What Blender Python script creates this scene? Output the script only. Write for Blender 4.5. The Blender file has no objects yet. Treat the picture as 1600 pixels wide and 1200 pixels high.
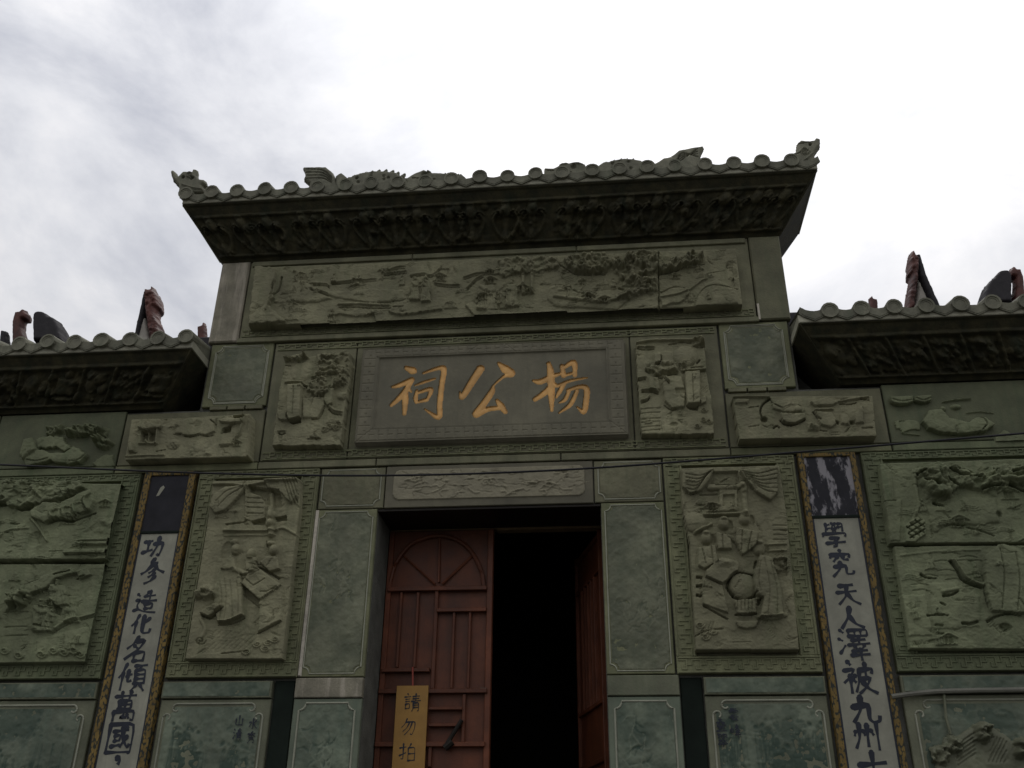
import bpy, bmesh, math, random
import numpy as np
from mathutils import Matrix, Vector
SC = bpy.context.scene
COL = SC.collection
rng = np.random.default_rng(7)
random.seed(7)

# ---------------------------------------------------------------- camera
CX, CD, CZ, FPX = 0.9816, 7.631, 1.55, 1500.0
CM = np.array([[0.9951895, 0.0974681, 0.0098883], [0.0363454, -0.4610518, 0.8866286], [-0.0909770, 0.8820041, 0.4623764]])
cam = bpy.data.cameras.new('camera'); camo = bpy.data.objects.new('camera', cam); COL.objects.link(camo)
cam.sensor_width = 36; cam.lens = 36*FPX/1600; cam.clip_end = 2000; cam.clip_start = .05
camo.matrix_world = Matrix(((CM[0][0], CM[1][0], -CM[2][0], CX), (CM[0][1], CM[1][1], -CM[2][1], -CD), (CM[0][2], CM[1][2], -CM[2][2], CZ), (0, 0, 0, 1)))
SC.camera = camo

# ---------------------------------------------------------------- sky, sun, exposure
SUN_EL, SUN_AZ = math.radians(52), math.radians(12)      # azimuth from +Y towards +X, behind the gate
world = bpy.data.worlds.new('World'); SC.world = world; world.use_nodes = True
nt = world.node_tree; nt.nodes.clear(); L = nt.links.new
def N(t, **kw):
    n = nt.nodes.new(t)
    for k, v in kw.items():
        if k.startswith('i_'): n.inputs[k[2:].replace('_', ' ')].default_value = v
        else: setattr(n, k, v)
    return n
out = N('ShaderNodeOutputWorld'); sky = N('ShaderNodeTexSky'); sky.sky_type = 'NISHITA'; sky.sun_disc = False
sky.sun_elevation = SUN_EL; sky.sun_rotation = SUN_AZ
bg1 = N('ShaderNodeBackground'); bg1.inputs[1].default_value = .1; L(sky.outputs[0], bg1.inputs[0])
tc = N('ShaderNodeTexCoord'); mp = N('ShaderNodeMapping'); mp.inputs['Scale'].default_value = (1, 1, 1.6); mp.inputs['Location'].default_value = (.9, 2.2, 2.4)
L(tc.outputs['Generated'], mp.inputs[0])
n1 = N('ShaderNodeTexNoise'); n1.inputs['Scale'].default_value = 3.4; n1.inputs['Detail'].default_value = 9; n1.inputs['Roughness'].default_value = .58; n1.inputs['Distortion'].default_value = .3
L(mp.outputs[0], n1.inputs['Vector'])
r1 = N('ShaderNodeValToRGB'); e = r1.color_ramp.elements
e[0].position = .33; e[0].color = (.57, .585, .645, 1); e[1].position = .585; e[1].color = (1.0, .985, .99, 1)
m = r1.color_ramp.elements.new(.47); m.color = (.81, .815, .85, 1)
L(n1.outputs[0], r1.inputs[0])
# thinner, brighter cloud round the veiled sun
sd = Vector((math.sin(SUN_AZ)*math.cos(SUN_EL), math.cos(SUN_AZ)*math.cos(SUN_EL), math.sin(SUN_EL)))
dt = N('ShaderNodeVectorMath', operation='DOT_PRODUCT'); dt.inputs[1].default_value = sd; L(tc.outputs['Generated'], dt.inputs[0])
mr = N('ShaderNodeMapRange'); mr.interpolation_type = 'SMOOTHSTEP'; mr.inputs['From Min'].default_value = .87; mr.inputs['From Max'].default_value = .99; mr.inputs['To Min'].default_value = 0; mr.inputs['To Max'].default_value = .26
L(dt.outputs['Value'], mr.inputs[0])
ad = N('ShaderNodeMix', data_type='RGBA', blend_type='ADD'); ad.inputs[0].default_value = 1
L(r1.outputs[0], ad.inputs[6]); L(mr.outputs[0], ad.inputs[7])
# overcast sky: three times as bright overhead as at the horizon
sx = N('ShaderNodeSeparateXYZ'); L(tc.outputs['Generated'], sx.inputs[0])
ov = N('ShaderNodeMapRange'); ov.inputs['From Min'].default_value = 0; ov.inputs['From Max'].default_value = 1; ov.inputs['To Min'].default_value = .333; ov.inputs['To Max'].default_value = 1
L(sx.outputs['Z'], ov.inputs[0])
om = N('ShaderNodeMath', operation='MULTIPLY'); om.inputs[1].default_value = 1.36; L(ov.outputs[0], om.inputs[0])
bg2 = N('ShaderNodeBackground'); L(ad.outputs[2], bg2.inputs[0]); L(om.outputs[0], bg2.inputs[1])
mx = N('ShaderNodeMixShader'); mx.inputs[0].default_value = .93
L(bg1.outputs[0], mx.inputs[1]); L(bg2.outputs[0], mx.inputs[2]); L(mx.outputs[0], out.inputs[0])
sun = bpy.data.lights.new('sun', 'SUN'); sun.energy = .7; sun.angle = math.radians(18); sun.color = (1, .97, .93)
suno = bpy.data.objects.new('sun', sun); COL.objects.link(suno); suno.rotation_euler = (-sd).to_track_quat('-Z', 'Y').to_euler(); suno.location = (0, 10, 30)
SC.view_settings.view_transform = 'Standard'; SC.view_settings.look = 'None'; SC.view_settings.gamma = 1; SC.view_settings.exposure = 0.0
SC.view_settings.use_curve_mapping = False

# ---------------------------------------------------------------- helpers
def P(u, v, y=0.0):
    """pixel of the photograph -> (x, z) on the upright plane at depth y"""
    a = np.array([(u-800)/FPX, -(v-600)/FPX, 1.0]) @ CM
    t = (CD+y)/a[1]
    return (a[0]*t+CX, a[2]*t+CZ)
def pull(x, z, y):
    """a point measured on the plane y=0, moved along its sight line to plane y"""
    k = (CD+y)/CD
    return (CX+(x-CX)*k, CZ+(z-CZ)*k)

def mat(name, base, var=.25, rough=.7, scale=6, bump=.25, streak=None, spec=.3, metal=0, tint=None, ink=None, fine=55):
    m = bpy.data.materials.new(name); m.use_nodes = True
    t = m.node_tree; nd = t.nodes; ln = t.links.new
    b = nd['Principled BSDF']; b.inputs['Roughness'].default_value = rough; b.inputs['Specular IOR Level'].default_value = spec; b.inputs['Metallic'].default_value = metal
    co = nd.new('ShaderNodeNewGeometry'); vec = co.outputs['Position']
    n = nd.new('ShaderNodeTexNoise'); n.inputs['Scale'].default_value = scale; n.inputs['Detail'].default_value = 8; n.inputs['Roughness'].default_value = .62; ln(vec, n.inputs['Vector'])
    cr = nd.new('ShaderNodeValToRGB'); E = cr.color_ramp.elements
    E[0].position = .3; E[0].color = tuple(c*(1-var) for c in base)+(1,)
    E[1].position = .72; tb = tint or base
    E[1].color = tuple(c*(1+var) for c in tb)+(1,)
    ln(n.outputs[0], cr.inputs[0]); colr = cr.outputs[0]
    # per-object shift so that no two pieces are cut from the same block
    oi = nd.new('ShaderNodeObjectInfo'); mr = nd.new('ShaderNodeMapRange'); mr.inputs['To Min'].default_value = .86; mr.inputs['To Max'].default_value = 1.12
    ln(oi.outputs['Random'], mr.inputs[0])
    mu = nd.new('ShaderNodeMix'); mu.data_type = 'RGBA'; mu.blend_type = 'MULTIPLY'; mu.inputs[0].default_value = 1
    ln(colr, mu.inputs[6]); ln(mr.outputs[0], mu.inputs[7]); colr = mu.outputs[2]
    if streak:      # broad uneven weathering, then rain
        nw = nd.new('ShaderNodeTexNoise'); nw.inputs['Scale'].default_value = 1.7; nw.inputs['Detail'].default_value = 7; nw.inputs['Roughness'].default_value = .68; ln(vec, nw.inputs['Vector'])
        mw = nd.new('ShaderNodeMapRange'); mw.inputs['From Min'].default_value = .32; mw.inputs['From Max'].default_value = .68; mw.inputs['To Min'].default_value = .68; mw.inputs['To Max'].default_value = 1.18; ln(nw.outputs[0], mw.inputs[0])
        mq = nd.new('ShaderNodeMix'); mq.data_type = 'RGBA'; mq.blend_type = 'MULTIPLY'; mq.inputs[0].default_value = 1; ln(colr, mq.inputs[6]); ln(mw.outputs[0], mq.inputs[7]); colr = mq.outputs[2]
    if streak:      # rain streaks and lichen with a shape of their own
        mp = nd.new('ShaderNodeMapping'); mp.inputs['Scale'].default_value = (7, 7, .8); ln(vec, mp.inputs[0])
        n2 = nd.new('ShaderNodeTexNoise'); n2.inputs['Scale'].default_value = 1.6; n2.inputs['Detail'].default_value = 6; n2.inputs['Roughness'].default_value = .65; ln(mp.outputs[0], n2.inputs['Vector'])
        c2 = nd.new('ShaderNodeValToRGB'); c2.color_ramp.elements[0].position = .5; c2.color_ramp.elements[1].position = .74
        c2.color_ramp.elements[0].color = (0, 0, 0, 1); c2.color_ramp.elements[1].color = (.75, .75, .75, 1)
        ln(n2.outputs[0], c2.inputs[0])
        m2 = nd.new('ShaderNodeMix'); m2.data_type = 'RGBA'; ln(c2.outputs[0], m2.inputs[0]); ln(colr, m2.inputs[6]); m2.inputs[7].default_value = streak+(1,); colr = m2.outputs[2]
    if ink:         # picture drawn on the stone: stored as an attribute of the slab
        at = nd.new('ShaderNodeAttribute'); at.attribute_name = 'ink'
        m3 = nd.new('ShaderNodeMix'); m3.data_type = 'RGBA'; ln(at.outputs['Fac'], m3.inputs[0]); ln(colr, m3.inputs[6]); m3.inputs[7].default_value = ink+(1,); colr = m3.outputs[2]
    ln(colr, b.inputs['Base Color'])
    if bump:
        nb = nd.new('ShaderNodeTexNoise'); nb.inputs['Scale'].default_value = fine; nb.inputs['Detail'].default_value = 6; ln(vec, nb.inputs['Vector'])
        bp = nd.new('ShaderNodeBump'); bp.inputs['Strength'].default_value = bump; bp.inputs['Distance'].default_value = .01; ln(nb.outputs[0], bp.inputs['Height']); ln(bp.outputs[0], b.inputs['Normal'])
        rr = nd.new('ShaderNodeMapRange'); rr.inputs['To Min'].default_value = max(rough-.12, .05); rr.inputs['To Max'].default_value = min(rough+.12, 1); ln(n.outputs[0], rr.inputs[0]); ln(rr.outputs[0], b.inputs['Roughness'])
    return m
M = {
 'relief_g': mat('carved_stone_lens_tint', (.17, .186, .108), .24, .85, 5, .35, streak=(.1, .126, .066)),  # _g stones: tower stones made greener, lens colour shading put into the colour
 'slab_g': mat('olive_stone_lens_tint', (.124, .135, .078), .25, .75, 4, .35, streak=(.068, .09, .05)),
 'frame_g': mat('border_stone_lens_tint', (.134, .15, .084), .25, .78, 5, .35, streak=(.074, .1, .05)),
 'pale_edge': mat('pale_edge_stone', (.50, .46, .38), .3, .8, 9, .4, streak=(.3, .28, .22)),
 'relief': mat('carved_stone', (.2, .192, .118), .24, .85, 5, .35, streak=(.132, .138, .078)),
 'slab': mat('olive_stone', (.152, .148, .09), .25, .75, 4, .35, streak=(.09, .1, .056)),
 'frame': mat('border_stone', (.168, .172, .096), .25, .78, 5, .35, streak=(.096, .114, .057)),
 'slate': mat('green_slate', (.148, .154, .1), .3, .6, 3.5, .25, streak=(.1, .116, .07), ink=(.062, .074, .045)),
 'slatelow': mat('grey_green_slate', (.145, .17, .12), .25, .6, 3.5, .15, streak=(.092, .126, .09), ink=(.032, .056, .04)),
 'bead': mat('bead_stone', (.27, .275, .21), .2, .6, 8, .1),
 'pale': mat('pale_stone', (.25, .23, .158), .18, .75, 6, .35),
 'plaque': mat('plaque_stone', (.13, .12, .08), .2, .6, 3, .15, streak=(.1, .095, .064)),
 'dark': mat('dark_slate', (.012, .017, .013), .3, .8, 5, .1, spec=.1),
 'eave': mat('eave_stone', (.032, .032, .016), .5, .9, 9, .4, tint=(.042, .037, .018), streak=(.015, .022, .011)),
 'tile': mat('grey_tile', (.168, .165, .122), .3, .85, 9, .4, streak=(.09, .1, .068)),
 'fascia': mat('fascia_stone', (.36, .35, .27), .2, .8, 8, .2),
 'rough': mat('rough_wall', (.1, .1, .085), .3, .9, 7, .6),
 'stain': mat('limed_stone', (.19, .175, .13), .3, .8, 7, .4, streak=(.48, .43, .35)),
 'gold': mat('gilt', (.66, .37, .115), .2, .5, 14, .25, spec=.4, streak=(.45, .24, .075)),
 'white': mat('white_board', (.275, .272, .212), .12, .6, 6, .1, streak=(.2, .2, .158)),
 'ink': mat('black_ink', (.014, .018, .028), .2, .5, 10, 0),
 'door': mat('red_door', (.115, .036, .016), .32, .5, 5, .15, streak=(.06, .024, .013)),
 'bolt': mat('dark_iron', (.02, .017, .013), .3, .55, 10, .1, metal=.4),
 'sign': mat('yellow_board', (.33, .185, .05), .14, .65, 7, .08),
 'string': mat('red_string', (.3, .07, .05), .1, .8, 20, 0),
 'wood': mat('beam_wood', (.13, .09, .045), .2, .7, 9, .2),
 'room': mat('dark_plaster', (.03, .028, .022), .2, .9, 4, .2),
 'redtile': mat('red_glaze', (.085, .03, .022), .4, .6, 12, .3, streak=(.025, .02, .022)),
 'darktile': mat('dark_ridge_tile', (.026, .024, .026), .3, .8, 9, .3),
 'plaster': mat('pale_plaster', (.33, .31, .27), .2, .9, 9, .3),
 'cable': mat('black_cable', (.01, .01, .012), .1, .6, 9, 0),
 'pipe': mat('grey_conduit', (.12, .118, .095), .25, .55, 9, .05),
 'ground': mat('grey_paving', (.065, .064, .058), .25, .9, 1.2, .3),
}
def gilt_border():
    m = mat('painted_border', (.165, .11, .03), .4, .7, 10, .12)
    t = m.node_tree; b = t.nodes['Principled BSDF']; src = b.inputs['Base Color'].links[0].from_socket
    g = t.nodes.new('ShaderNodeNewGeometry'); mp = t.nodes.new('ShaderNodeMapping'); mp.inputs['Scale'].default_value = (48, 48, 26); t.links.new(g.outputs['Position'], mp.inputs[0])
    v = t.nodes.new('ShaderNodeTexVoronoi'); v.inputs['Scale'].default_value = 1.2; t.links.new(mp.outputs[0], v.inputs['Vector'])
    c = t.nodes.new('ShaderNodeValToRGB'); c.color_ramp.elements[0].position = .5; c.color_ramp.elements[1].position = .68
    t.links.new(v.outputs['Distance'], c.inputs[0])
    mx = t.nodes.new('ShaderNodeMix'); mx.data_type = 'RGBA'; t.links.new(c.outputs[0], mx.inputs[0]); t.links.new(src, mx.inputs[6]); mx.inputs[7].default_value = (.022, .026, .02, 1)
    t.links.new(mx.outputs[2], b.inputs['Base Color']); return m
M['border'] = gilt_border()
def white_patched(name, amount, sc):
    m = mat(name, (.022, .022, .026), .35, .65, 6, .1, spec=.15)
    t = m.node_tree; b = t.nodes['Principled BSDF']; src = b.inputs['Base Color'].links[0].from_socket
    g = t.nodes.new('ShaderNodeNewGeometry'); mp = t.nodes.new('ShaderNodeMapping'); mp.inputs['Scale'].default_value = sc; t.links.new(g.outputs['Position'], mp.inputs[0])
    v = t.nodes.new('ShaderNodeTexNoise'); v.inputs['Scale'].default_value = 1; v.inputs['Detail'].default_value = 7; v.inputs['Roughness'].default_value = .65; t.links.new(mp.outputs[0], v.inputs['Vector'])
    c = t.nodes.new('ShaderNodeValToRGB'); c.color_ramp.elements[0].position = 1-amount; c.color_ramp.elements[1].position = 1-amount+.08
    t.links.new(v.outputs[0], c.inputs[0])
    mx = t.nodes.new('ShaderNodeMix'); mx.data_type = 'RGBA'; t.links.new(c.outputs[0], mx.inputs[0]); t.links.new(src, mx.inputs[6]); mx.inputs[7].default_value = (.24, .23, .24, 1)
    t.links.new(mx.outputs[2], b.inputs['Base Color']); return m
M['plateL'] = white_patched('dark_painted_plate', .3, (9, 9, 5)); M['plateR'] = white_patched('white_streaked_plate', .52, (14, 14, 5))  # dark plates with white noise patches, more on the right one

def link(name, me, m, parent=None):
    if m is not None and not me.materials: me.materials.append(m)
    o = bpy.data.objects.new(name, me); COL.objects.link(o)
    if parent: o.parent = parent
    return o
def obj(name, verts, faces, m, parent=None, smooth=False):
    me = bpy.data.meshes.new(name); me.from_pydata([tuple(map(float, v)) for v in verts], [], faces); me.update()
    if smooth: me.polygons.foreach_set('use_smooth', [True]*len(me.polygons))
    return link(name, me, m, parent)
def thing(name, label, cat, loc=(0, 0, 0), group=None):
    o = bpy.data.objects.new(name, None); COL.objects.link(o); o.location = loc; o['label'] = label; o['category'] = cat
    if group: o['group'] = group
    return o
class MB:
    def __init__(s): s.v = []; s.f = []
    def box(s, x0, x1, y0, y1, z0, z1, ch=0.0):
        """y0 front, y1 back; front arrises chamfered by ch"""
        n = len(s.v)
        if ch <= 0:
            s.v += [(x0, y0, z0), (x1, y0, z0), (x1, y0, z1), (x0, y0, z1), (x0, y1, z0), (x1, y1, z0), (x1, y1, z1), (x0, y1, z1)]
            s.f += [tuple(n+i for i in q) for q in ((0, 1, 2, 3), (5, 4, 7, 6), (4, 5, 1, 0), (3, 2, 6, 7), (4, 0, 3, 7), (1, 5, 6, 2))]
        else:
            R = lambda a, y: [(x0+a, y, z0+a), (x1-a, y, z0+a), (x1-a, y, z1-a), (x0+a, y, z1-a)]
            s.v += R(ch, y0)+R(0, y0+ch)+R(0, y1)
            s.f += [(n, n+1, n+2, n+3), (n+9, n+8, n+11, n+10)]
            for b in (0, 4):
                for i in range(4):
                    j = (i+1) % 4; s.f.append((n+b+4+i, n+b+4+j, n+b+j, n+b+i))
        return s
    def tube(s, pts, r, k=8, cap=True):
        pts = [Vector(p) for p in pts]; n = len(s.v); rs = r if hasattr(r, '__len__') else [r]*len(pts)
        for i, p in enumerate(pts):
            d = (pts[min(i+1, len(pts)-1)]-pts[max(i-1, 0)]).normalized()
            a = d.cross(Vector((0, 0, 1)) if abs(d.z) < .95 else Vector((0, 1, 0))).normalized(); b = a.cross(d)
            for q in range(k):
                t = 2*math.pi*q/k; s.v.append(tuple(p+rs[i]*(math.cos(t)*a+math.sin(t)*b)))
        for i in range(len(pts)-1):
            for q in range(k): s.f.append((n+i*k+q, n+i*k+(q+1) % k, n+(i+1)*k+(q+1) % k, n+(i+1)*k+q))
        if cap: s.f += [tuple(n+q for q in range(k))[::-1], tuple(n+(len(pts)-1)*k+q for q in range(k))]
        return s
    def prism(s, poly, y0, y1):
        """outline in (x, z), extruded from y0 (front) to y1"""
        n = len(s.v); k = len(poly); s.v += [(x, y0, z) for x, z in poly]+[(x, y1, z) for x, z in poly]
        s.f += [tuple(range(n, n+k)), tuple(range(n+2*k-1, n+k-1, -1))]
        for i in range(k): j = (i+1) % k; s.f.append((n+i, n+k+i, n+k+j, n+j))
        return s
    def build(s, name, m, parent=None, smooth=False): return obj(name, s.v, s.f, m, parent, smooth)
def slab(name, x0, x1, z0, z1, yf, m, parent, yb=.04, ch=.006):
    if x0 > x1: x0, x1 = x1, x0
    return MB().box(x0, x1, yf, yb, z0, z1, ch).build(name, m, parent)

def vnoise(shape, cell, seed=0):
    """smooth value noise on a grid, cell in samples"""
    r = np.random.default_rng(seed); h, w = shape; gh, gw = int(h/cell)+3, int(w/cell)+3
    g = r.random((gh, gw)); yy = np.arange(h)/cell; xx = np.arange(w)/cell
    y0 = yy.astype(int); x0 = xx.astype(int); fy = (yy-y0)[:, None]; fx = (xx-x0)[None]
    fy = fy*fy*(3-2*fy); fx = fx*fx*(3-2*fx)
    a = g[y0][:, x0]; b = g[y0][:, x0+1]; c = g[y0+1][:, x0]; d = g[y0+1][:, x0+1]
    return (a*(1-fx)+b*fx)*(1-fy)+(c*(1-fx)+d*fx)*fy
def fnoise(shape, cell, seed=0, oct=4):
    o = np.zeros(shape); a = 1; t = 0
    for i in range(oct): o += a*vnoise(shape, max(cell/2**i, 1.01), seed+i*17); t += a; a *= .55
    return o/t-.5
def smooth_pts(pts, n=6):
    pts = [np.array(p, float) for p in pts]
    if len(pts) < 3: return [pts[0]+(pts[-1]-pts[0])*i/n for i in range(n+1)]
    q = [2*pts[0]-pts[1]]+pts+[2*pts[-1]-pts[-2]]; o = []
    for i in range(1, len(q)-2):
        for j in range(n):
            t = j/n; a, b, c, d = q[i-1], q[i], q[i+1], q[i+2]
            o.append(.5*((2*b)+(-a+c)*t+(2*a-5*b+4*c-d)*t*t+(-a+3*b-3*c+d)*t**3))
    o.append(pts[-1]); return o

class RF:
    """a carved surface: heights over an upright (x, z) grid"""
    def __init__(s, x0, x1, z0, z1, res=.0065, tr=None, y=-.07):
        if x0 > x1: x0, x1 = x1, x0
        s.x0, s.z0, s.res = x0, z0, res; s.nx = int((x1-x0)/res)+2; s.nz = int((z1-z0)/res)+2
        s.xs = x0+np.arange(s.nx)*res; s.zs = z0+np.arange(s.nz)*res
        s.H = np.zeros((s.nz, s.nx)); s.tr = tr; s.y = y; s.seed = 0
        if tr: s.k = (CD+y)/FPX/tr[2]*1.07     # metres per traced unit, about
        else: s.k = 1
    def c(s, p):
        if s.tr: ox, oy, sc = s.tr; return P(ox+p[0]/sc, oy+p[1]/sc, s.y)
        return p
    def cs(s, pts): return [np.array(s.c(p)) for p in pts]
    def win(s, pts, pad):
        a = np.array(pts); i0 = max(int((a[:, 0].min()-pad-s.x0)/s.res), 0); i1 = min(int((a[:, 0].max()+pad-s.x0)/s.res)+2, s.nx)
        j0 = max(int((a[:, 1].min()-pad-s.z0)/s.res), 0); j1 = min(int((a[:, 1].max()+pad-s.z0)/s.res)+2, s.nz)
        return (i0, i1, j0, j1) if i1 > i0 and j1 > j0 else None
    def segd(s, pts, w, widths=None):
        i0, i1, j0, j1 = w; X = s.xs[i0:i1][None]; Z = s.zs[j0:j1][:, None]; D = np.full((j1-j0, i1-i0), 9.)
        for k in range(len(pts)-1):
            a, b = pts[k], pts[k+1]; d = b-a; l = d@d+1e-12
            t = np.clip(((X-a[0])*d[0]+(Z-a[1])*d[1])/l, 0, 1); dist = np.hypot(X-a[0]-t*d[0], Z-a[1]-t*d[1])
            if widths is not None: dist = dist/(widths[k]*(1-t)+widths[k+1]*t)
            D = np.minimum(D, dist)
        return D
    def inside(s, pts, w):
        i0, i1, j0, j1 = w; X = s.xs[i0:i1][None]; Z = s.zs[j0:j1][:, None]; I = np.zeros((j1-j0, i1-i0), bool)
        for k in range(len(pts)):
            a, b = pts[k-1], pts[k]
            if a[1] == b[1]: continue
            I ^= ((a[1] > Z) != (b[1] > Z)) & (X < (b[0]-a[0])*(Z-a[1])/(b[1]-a[1])+a[0])
        return I
    def poly(s, pts, h, r=.02, mode='add', wob=0.0, lift=.8):
        """raised (or with h<0 sunk) outline with a rounded shoulder of radius r"""
        a = s.cs(pts)
        if wob:
            b = []
            for i in range(len(a)):
                p, q = a[i], a[(i+1) % len(a)]
                n = max(int(np.hypot(*(q-p))/.03), 1)
                for t in range(n): b.append(p+(q-p)*t/n+rng.normal(0, wob, 2))
            a = b
        w = s.win(a, .01)
        if not w: return s
        I = s.inside(a, w); D = np.where(I, s.segd(a+[a[0]], w), 0); t = np.clip(D/(r*.75), 0, 1)
        pr = np.where(I, lift+(1-lift)*np.sqrt(1-(1-t)**2), 0)
        i0, i1, j0, j1 = w; V = s.H[j0:j1, i0:i1]
        if mode == 'max': np.maximum(V, pr*h, out=V)
        elif mode == 'set': V[I] = h
        else: V += pr*h
        return s
    def line(s, pts, w, h, w1=None, mode='add', sm=True, flat=False):
        """a rounded ridge (h>0) or groove (h<0); widths in traced units"""
        a = s.cs(pts); a = smooth_pts(a, 5) if sm else a; w1 = w if w1 is None else w1
        ws = np.maximum(np.linspace(w, w1, len(a))*s.k/2*(.66 if h < 0 else 1), s.res*.8); pad = ws.max()*1.1
        q = s.win(a, pad)
        if not q: return s
        D = s.segd(a, q, ws); pr = np.where(D < 1, 1.0 if flat else np.sqrt(np.clip(1-D*D, 0, 1)), 0)
        i0, i1, j0, j1 = q; V = s.H[j0:j1, i0:i1]
        if mode == 'max': np.maximum(V, pr*h, out=V)
        else: V += pr*h
        return s
    def ball(s, c, rx, h, rz=None, mode='add'):
        rz = rz or rx; c = np.array(s.c(c)); rx *= s.k; rz *= s.k; q = s.win([c-[rx, rz], c+[rx, rz]], .005)
        if not q: return s
        i0, i1, j0, j1 = q; X = s.xs[i0:i1][None]; Z = s.zs[j0:j1][:, None]; d = ((X-c[0])/rx)**2+((Z-c[1])/rz)**2
        V = s.H[j0:j1, i0:i1]; pr = np.where(d < 1, np.sqrt(np.clip(1-d, 0, 1)), 0)*h
        if mode == 'max': np.maximum(V, pr, out=V)
        else: V += pr
        return s
    def leaves(s, pts, n, r, h, base=0.02, flat=1.0):
        """foliage: overlapping scalloped clumps filling an outline"""
        s.poly(pts, base, .02, wob=.006); a = s.cs(pts); A = np.array(a); done = 0; g = 0
        while done < n and g < n*30:
            g += 1; p = A.min(0)+rng.random(2)*(A.max(0)-A.min(0))
            if not s.inp(p, a): continue
            rr = r*s.k*(.6+.8*rng.random()); q = s.win([p-rr, p+rr], .002); done += 1
            if not q: continue
            i0, i1, j0, j1 = q; X = s.xs[i0:i1][None]-p[0]; Z = s.zs[j0:j1][:, None]-p[1]; an = rng.random()*3.14
            U = X*math.cos(an)+Z*math.sin(an); W_ = (-X*math.sin(an)+Z*math.cos(an))/flat; d = (U*U+W_*W_)/rr**2
            V = s.H[j0:j1, i0:i1]; V += np.where(d < 1, (np.sqrt(np.clip(1-d, 0, 1))*h*(.4+.6*rng.random())-.2*h), 0)
        return s
    def inp(s, p, a):
        I = False
        for k in range(len(a)):
            u, v = a[k-1], a[k]
            if (u[1] > p[1]) != (v[1] > p[1]) and p[0] < (v[0]-u[0])*(p[1]-u[1])/(v[1]-u[1]+1e-12)+u[0]: I = not I
        return I
    def swirl(s, c, r, h, turns=1.4, w=None, d=1):
        pts = [(c[0]+d*r*(1-t/1.15)*math.cos(6.28*turns*t), c[1]+r*.75*(1-t/1.15)*math.sin(6.28*turns*t)) for t in np.linspace(0, 1, 14)]
        return s.line(pts, w or r*.28, h, (w or r*.28)*.6)
    def figure(s, x, top, foot, wd, h, face=1, folds=5):
        """a robed figure: traced-unit column x, heads at top, hem at foot"""
        H_ = foot-top; r = H_*.085
        s.poly([(x-wd*.34, top+H_*.2), (x+wd*.34, top+H_*.2), (x+wd*.46, top+H_*.45), (x+wd*.40, top+H_*.65), (x+wd*.55, foot), (x-wd*.5, foot+H_*.02), (x-wd*.4, top+H_*.62), (x-wd*.48, top+H_*.42)], h, .03, wob=.002)
        s.ball((x+face*wd*.04, top+r*1.3), r*1.1, h*1.15, r*1.35); s.ball((x-face*wd*.02, top+r*.15), r*.8, h*.9, r*.6)
        s.line([(x-wd*.3, top+H_*.26), (x+face*wd*.1, top+H_*.42), (x+face*wd*.45, top+H_*.36)], wd*.24, h*.4)
        for i in range(folds):
            q = x-wd*.38+wd*.76*i/max(folds-1, 1); s.line([(x+(q-x)*.6, top+H_*.45), (q+rng.normal(0, wd*.05), top+H_*.75), (q+rng.normal(0, wd*.05), foot)], wd*.07, -h*.16)
        return s
    def hatch(s, pts, d, gap, w, h):
        a = s.cs(pts); A = np.array([p for p in pts]); c = A.mean(0); R_ = np.abs(A-c).max()*1.5; dx, dy = d; ln = math.hypot(dx, dy); dx /= ln; dy /= ln
        k = -R_
        while k < R_:
            run = []
            for t in np.linspace(-R_, R_, 60):
                p = (c[0]+dx*t-dy*k, c[1]+dy*t+dx*k)
                if s.inp(np.array(s.c(p)), a): run.append(p)
                elif len(run) > 1: s.line([run[0], run[-1]], w, h, sm=False); run = []
                else: run = []
            if len(run) > 1: s.line([run[0], run[-1]], w, h, sm=False)
            k += gap
        return s
    def scenery(s, n, seed, size=.1):
        """small trees, rocks, clouds, pavilions and people cut low between the main forms"""
        r = np.random.default_rng(seed); W_ = s.nx*s.res; Hh = s.nz*s.res; tr, k = s.tr, s.k; s.tr = None; s.k = 1
        for i in range(n):
            x, z = s.x0+W_*(.04+.92*r.random()), s.z0+Hh*(.08+.84*r.random()); S = size*r.uniform(.7, 1.3)
            ok = all(s.H[min(max(int((z+dz-s.z0)/s.res), 0), s.nz-1), min(max(int((x+dx-s.x0)/s.res), 0), s.nx-1)] > .03 for dx in (-S*.6, S*.6) for dz in (-S*.5, S*.9))
            if not ok: continue
            t = r.integers(0, 6); d = 1 if r.random() < .5 else -1
            if t == 0:
                q = [(x, z-S*.4), (x+d*S*.12, z), (x-d*S*.05, z+S*.5)]; s.line(q, S*.1, .016, S*.06)
                for j in range(9): s.ball((x+r.normal(0, S*.3), z+S*(.25+.5*r.random())), S*r.uniform(.1, .2), .013, S*r.uniform(.06, .1))
            elif t == 1:
                p = [(x-S*.5, z-S*.3), (x-S*.35, z+S*.1*r.random()), (x-S*.1, z+S*.4), (x+S*.15, z+S*.25), (x+S*.3, z+S*.3*r.random()), (x+S*.55, z-S*.3)]; s.poly(p, .016, .02, wob=.004)
                for j in range(3): u = x+S*r.uniform(-.3, .3); s.line([(u, z+S*.2), (u+d*S*.1, z-S*.05), (u+d*S*.05, z-S*.25)], S*.05, -.008)
            elif t == 2:
                s.poly([(x-S*.14, z+S*.28), (x+S*.14, z+S*.28), (x+S*.2, z), (x+S*.26, z-S*.4), (x-S*.24, z-S*.42), (x-S*.2, z)], .02, .02); s.ball((x+d*S*.03, z+S*.42), S*.1, .026, S*.12); s.ball((x-d*S*.02, z+S*.54), S*.07, .02, S*.05)
                s.line([(x-S*.12, z+S*.2), (x+d*S*.1, z+S*.02), (x+d*S*.28, z+S*.06)], S*.11, .01); s.line([(x+S*.05, z), (x+S*.08, z-S*.38)], S*.04, -.007); s.line([(x-S*.08, z-S*.05), (x-S*.1, z-S*.38)], S*.04, -.007)
            elif t == 3:
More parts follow.
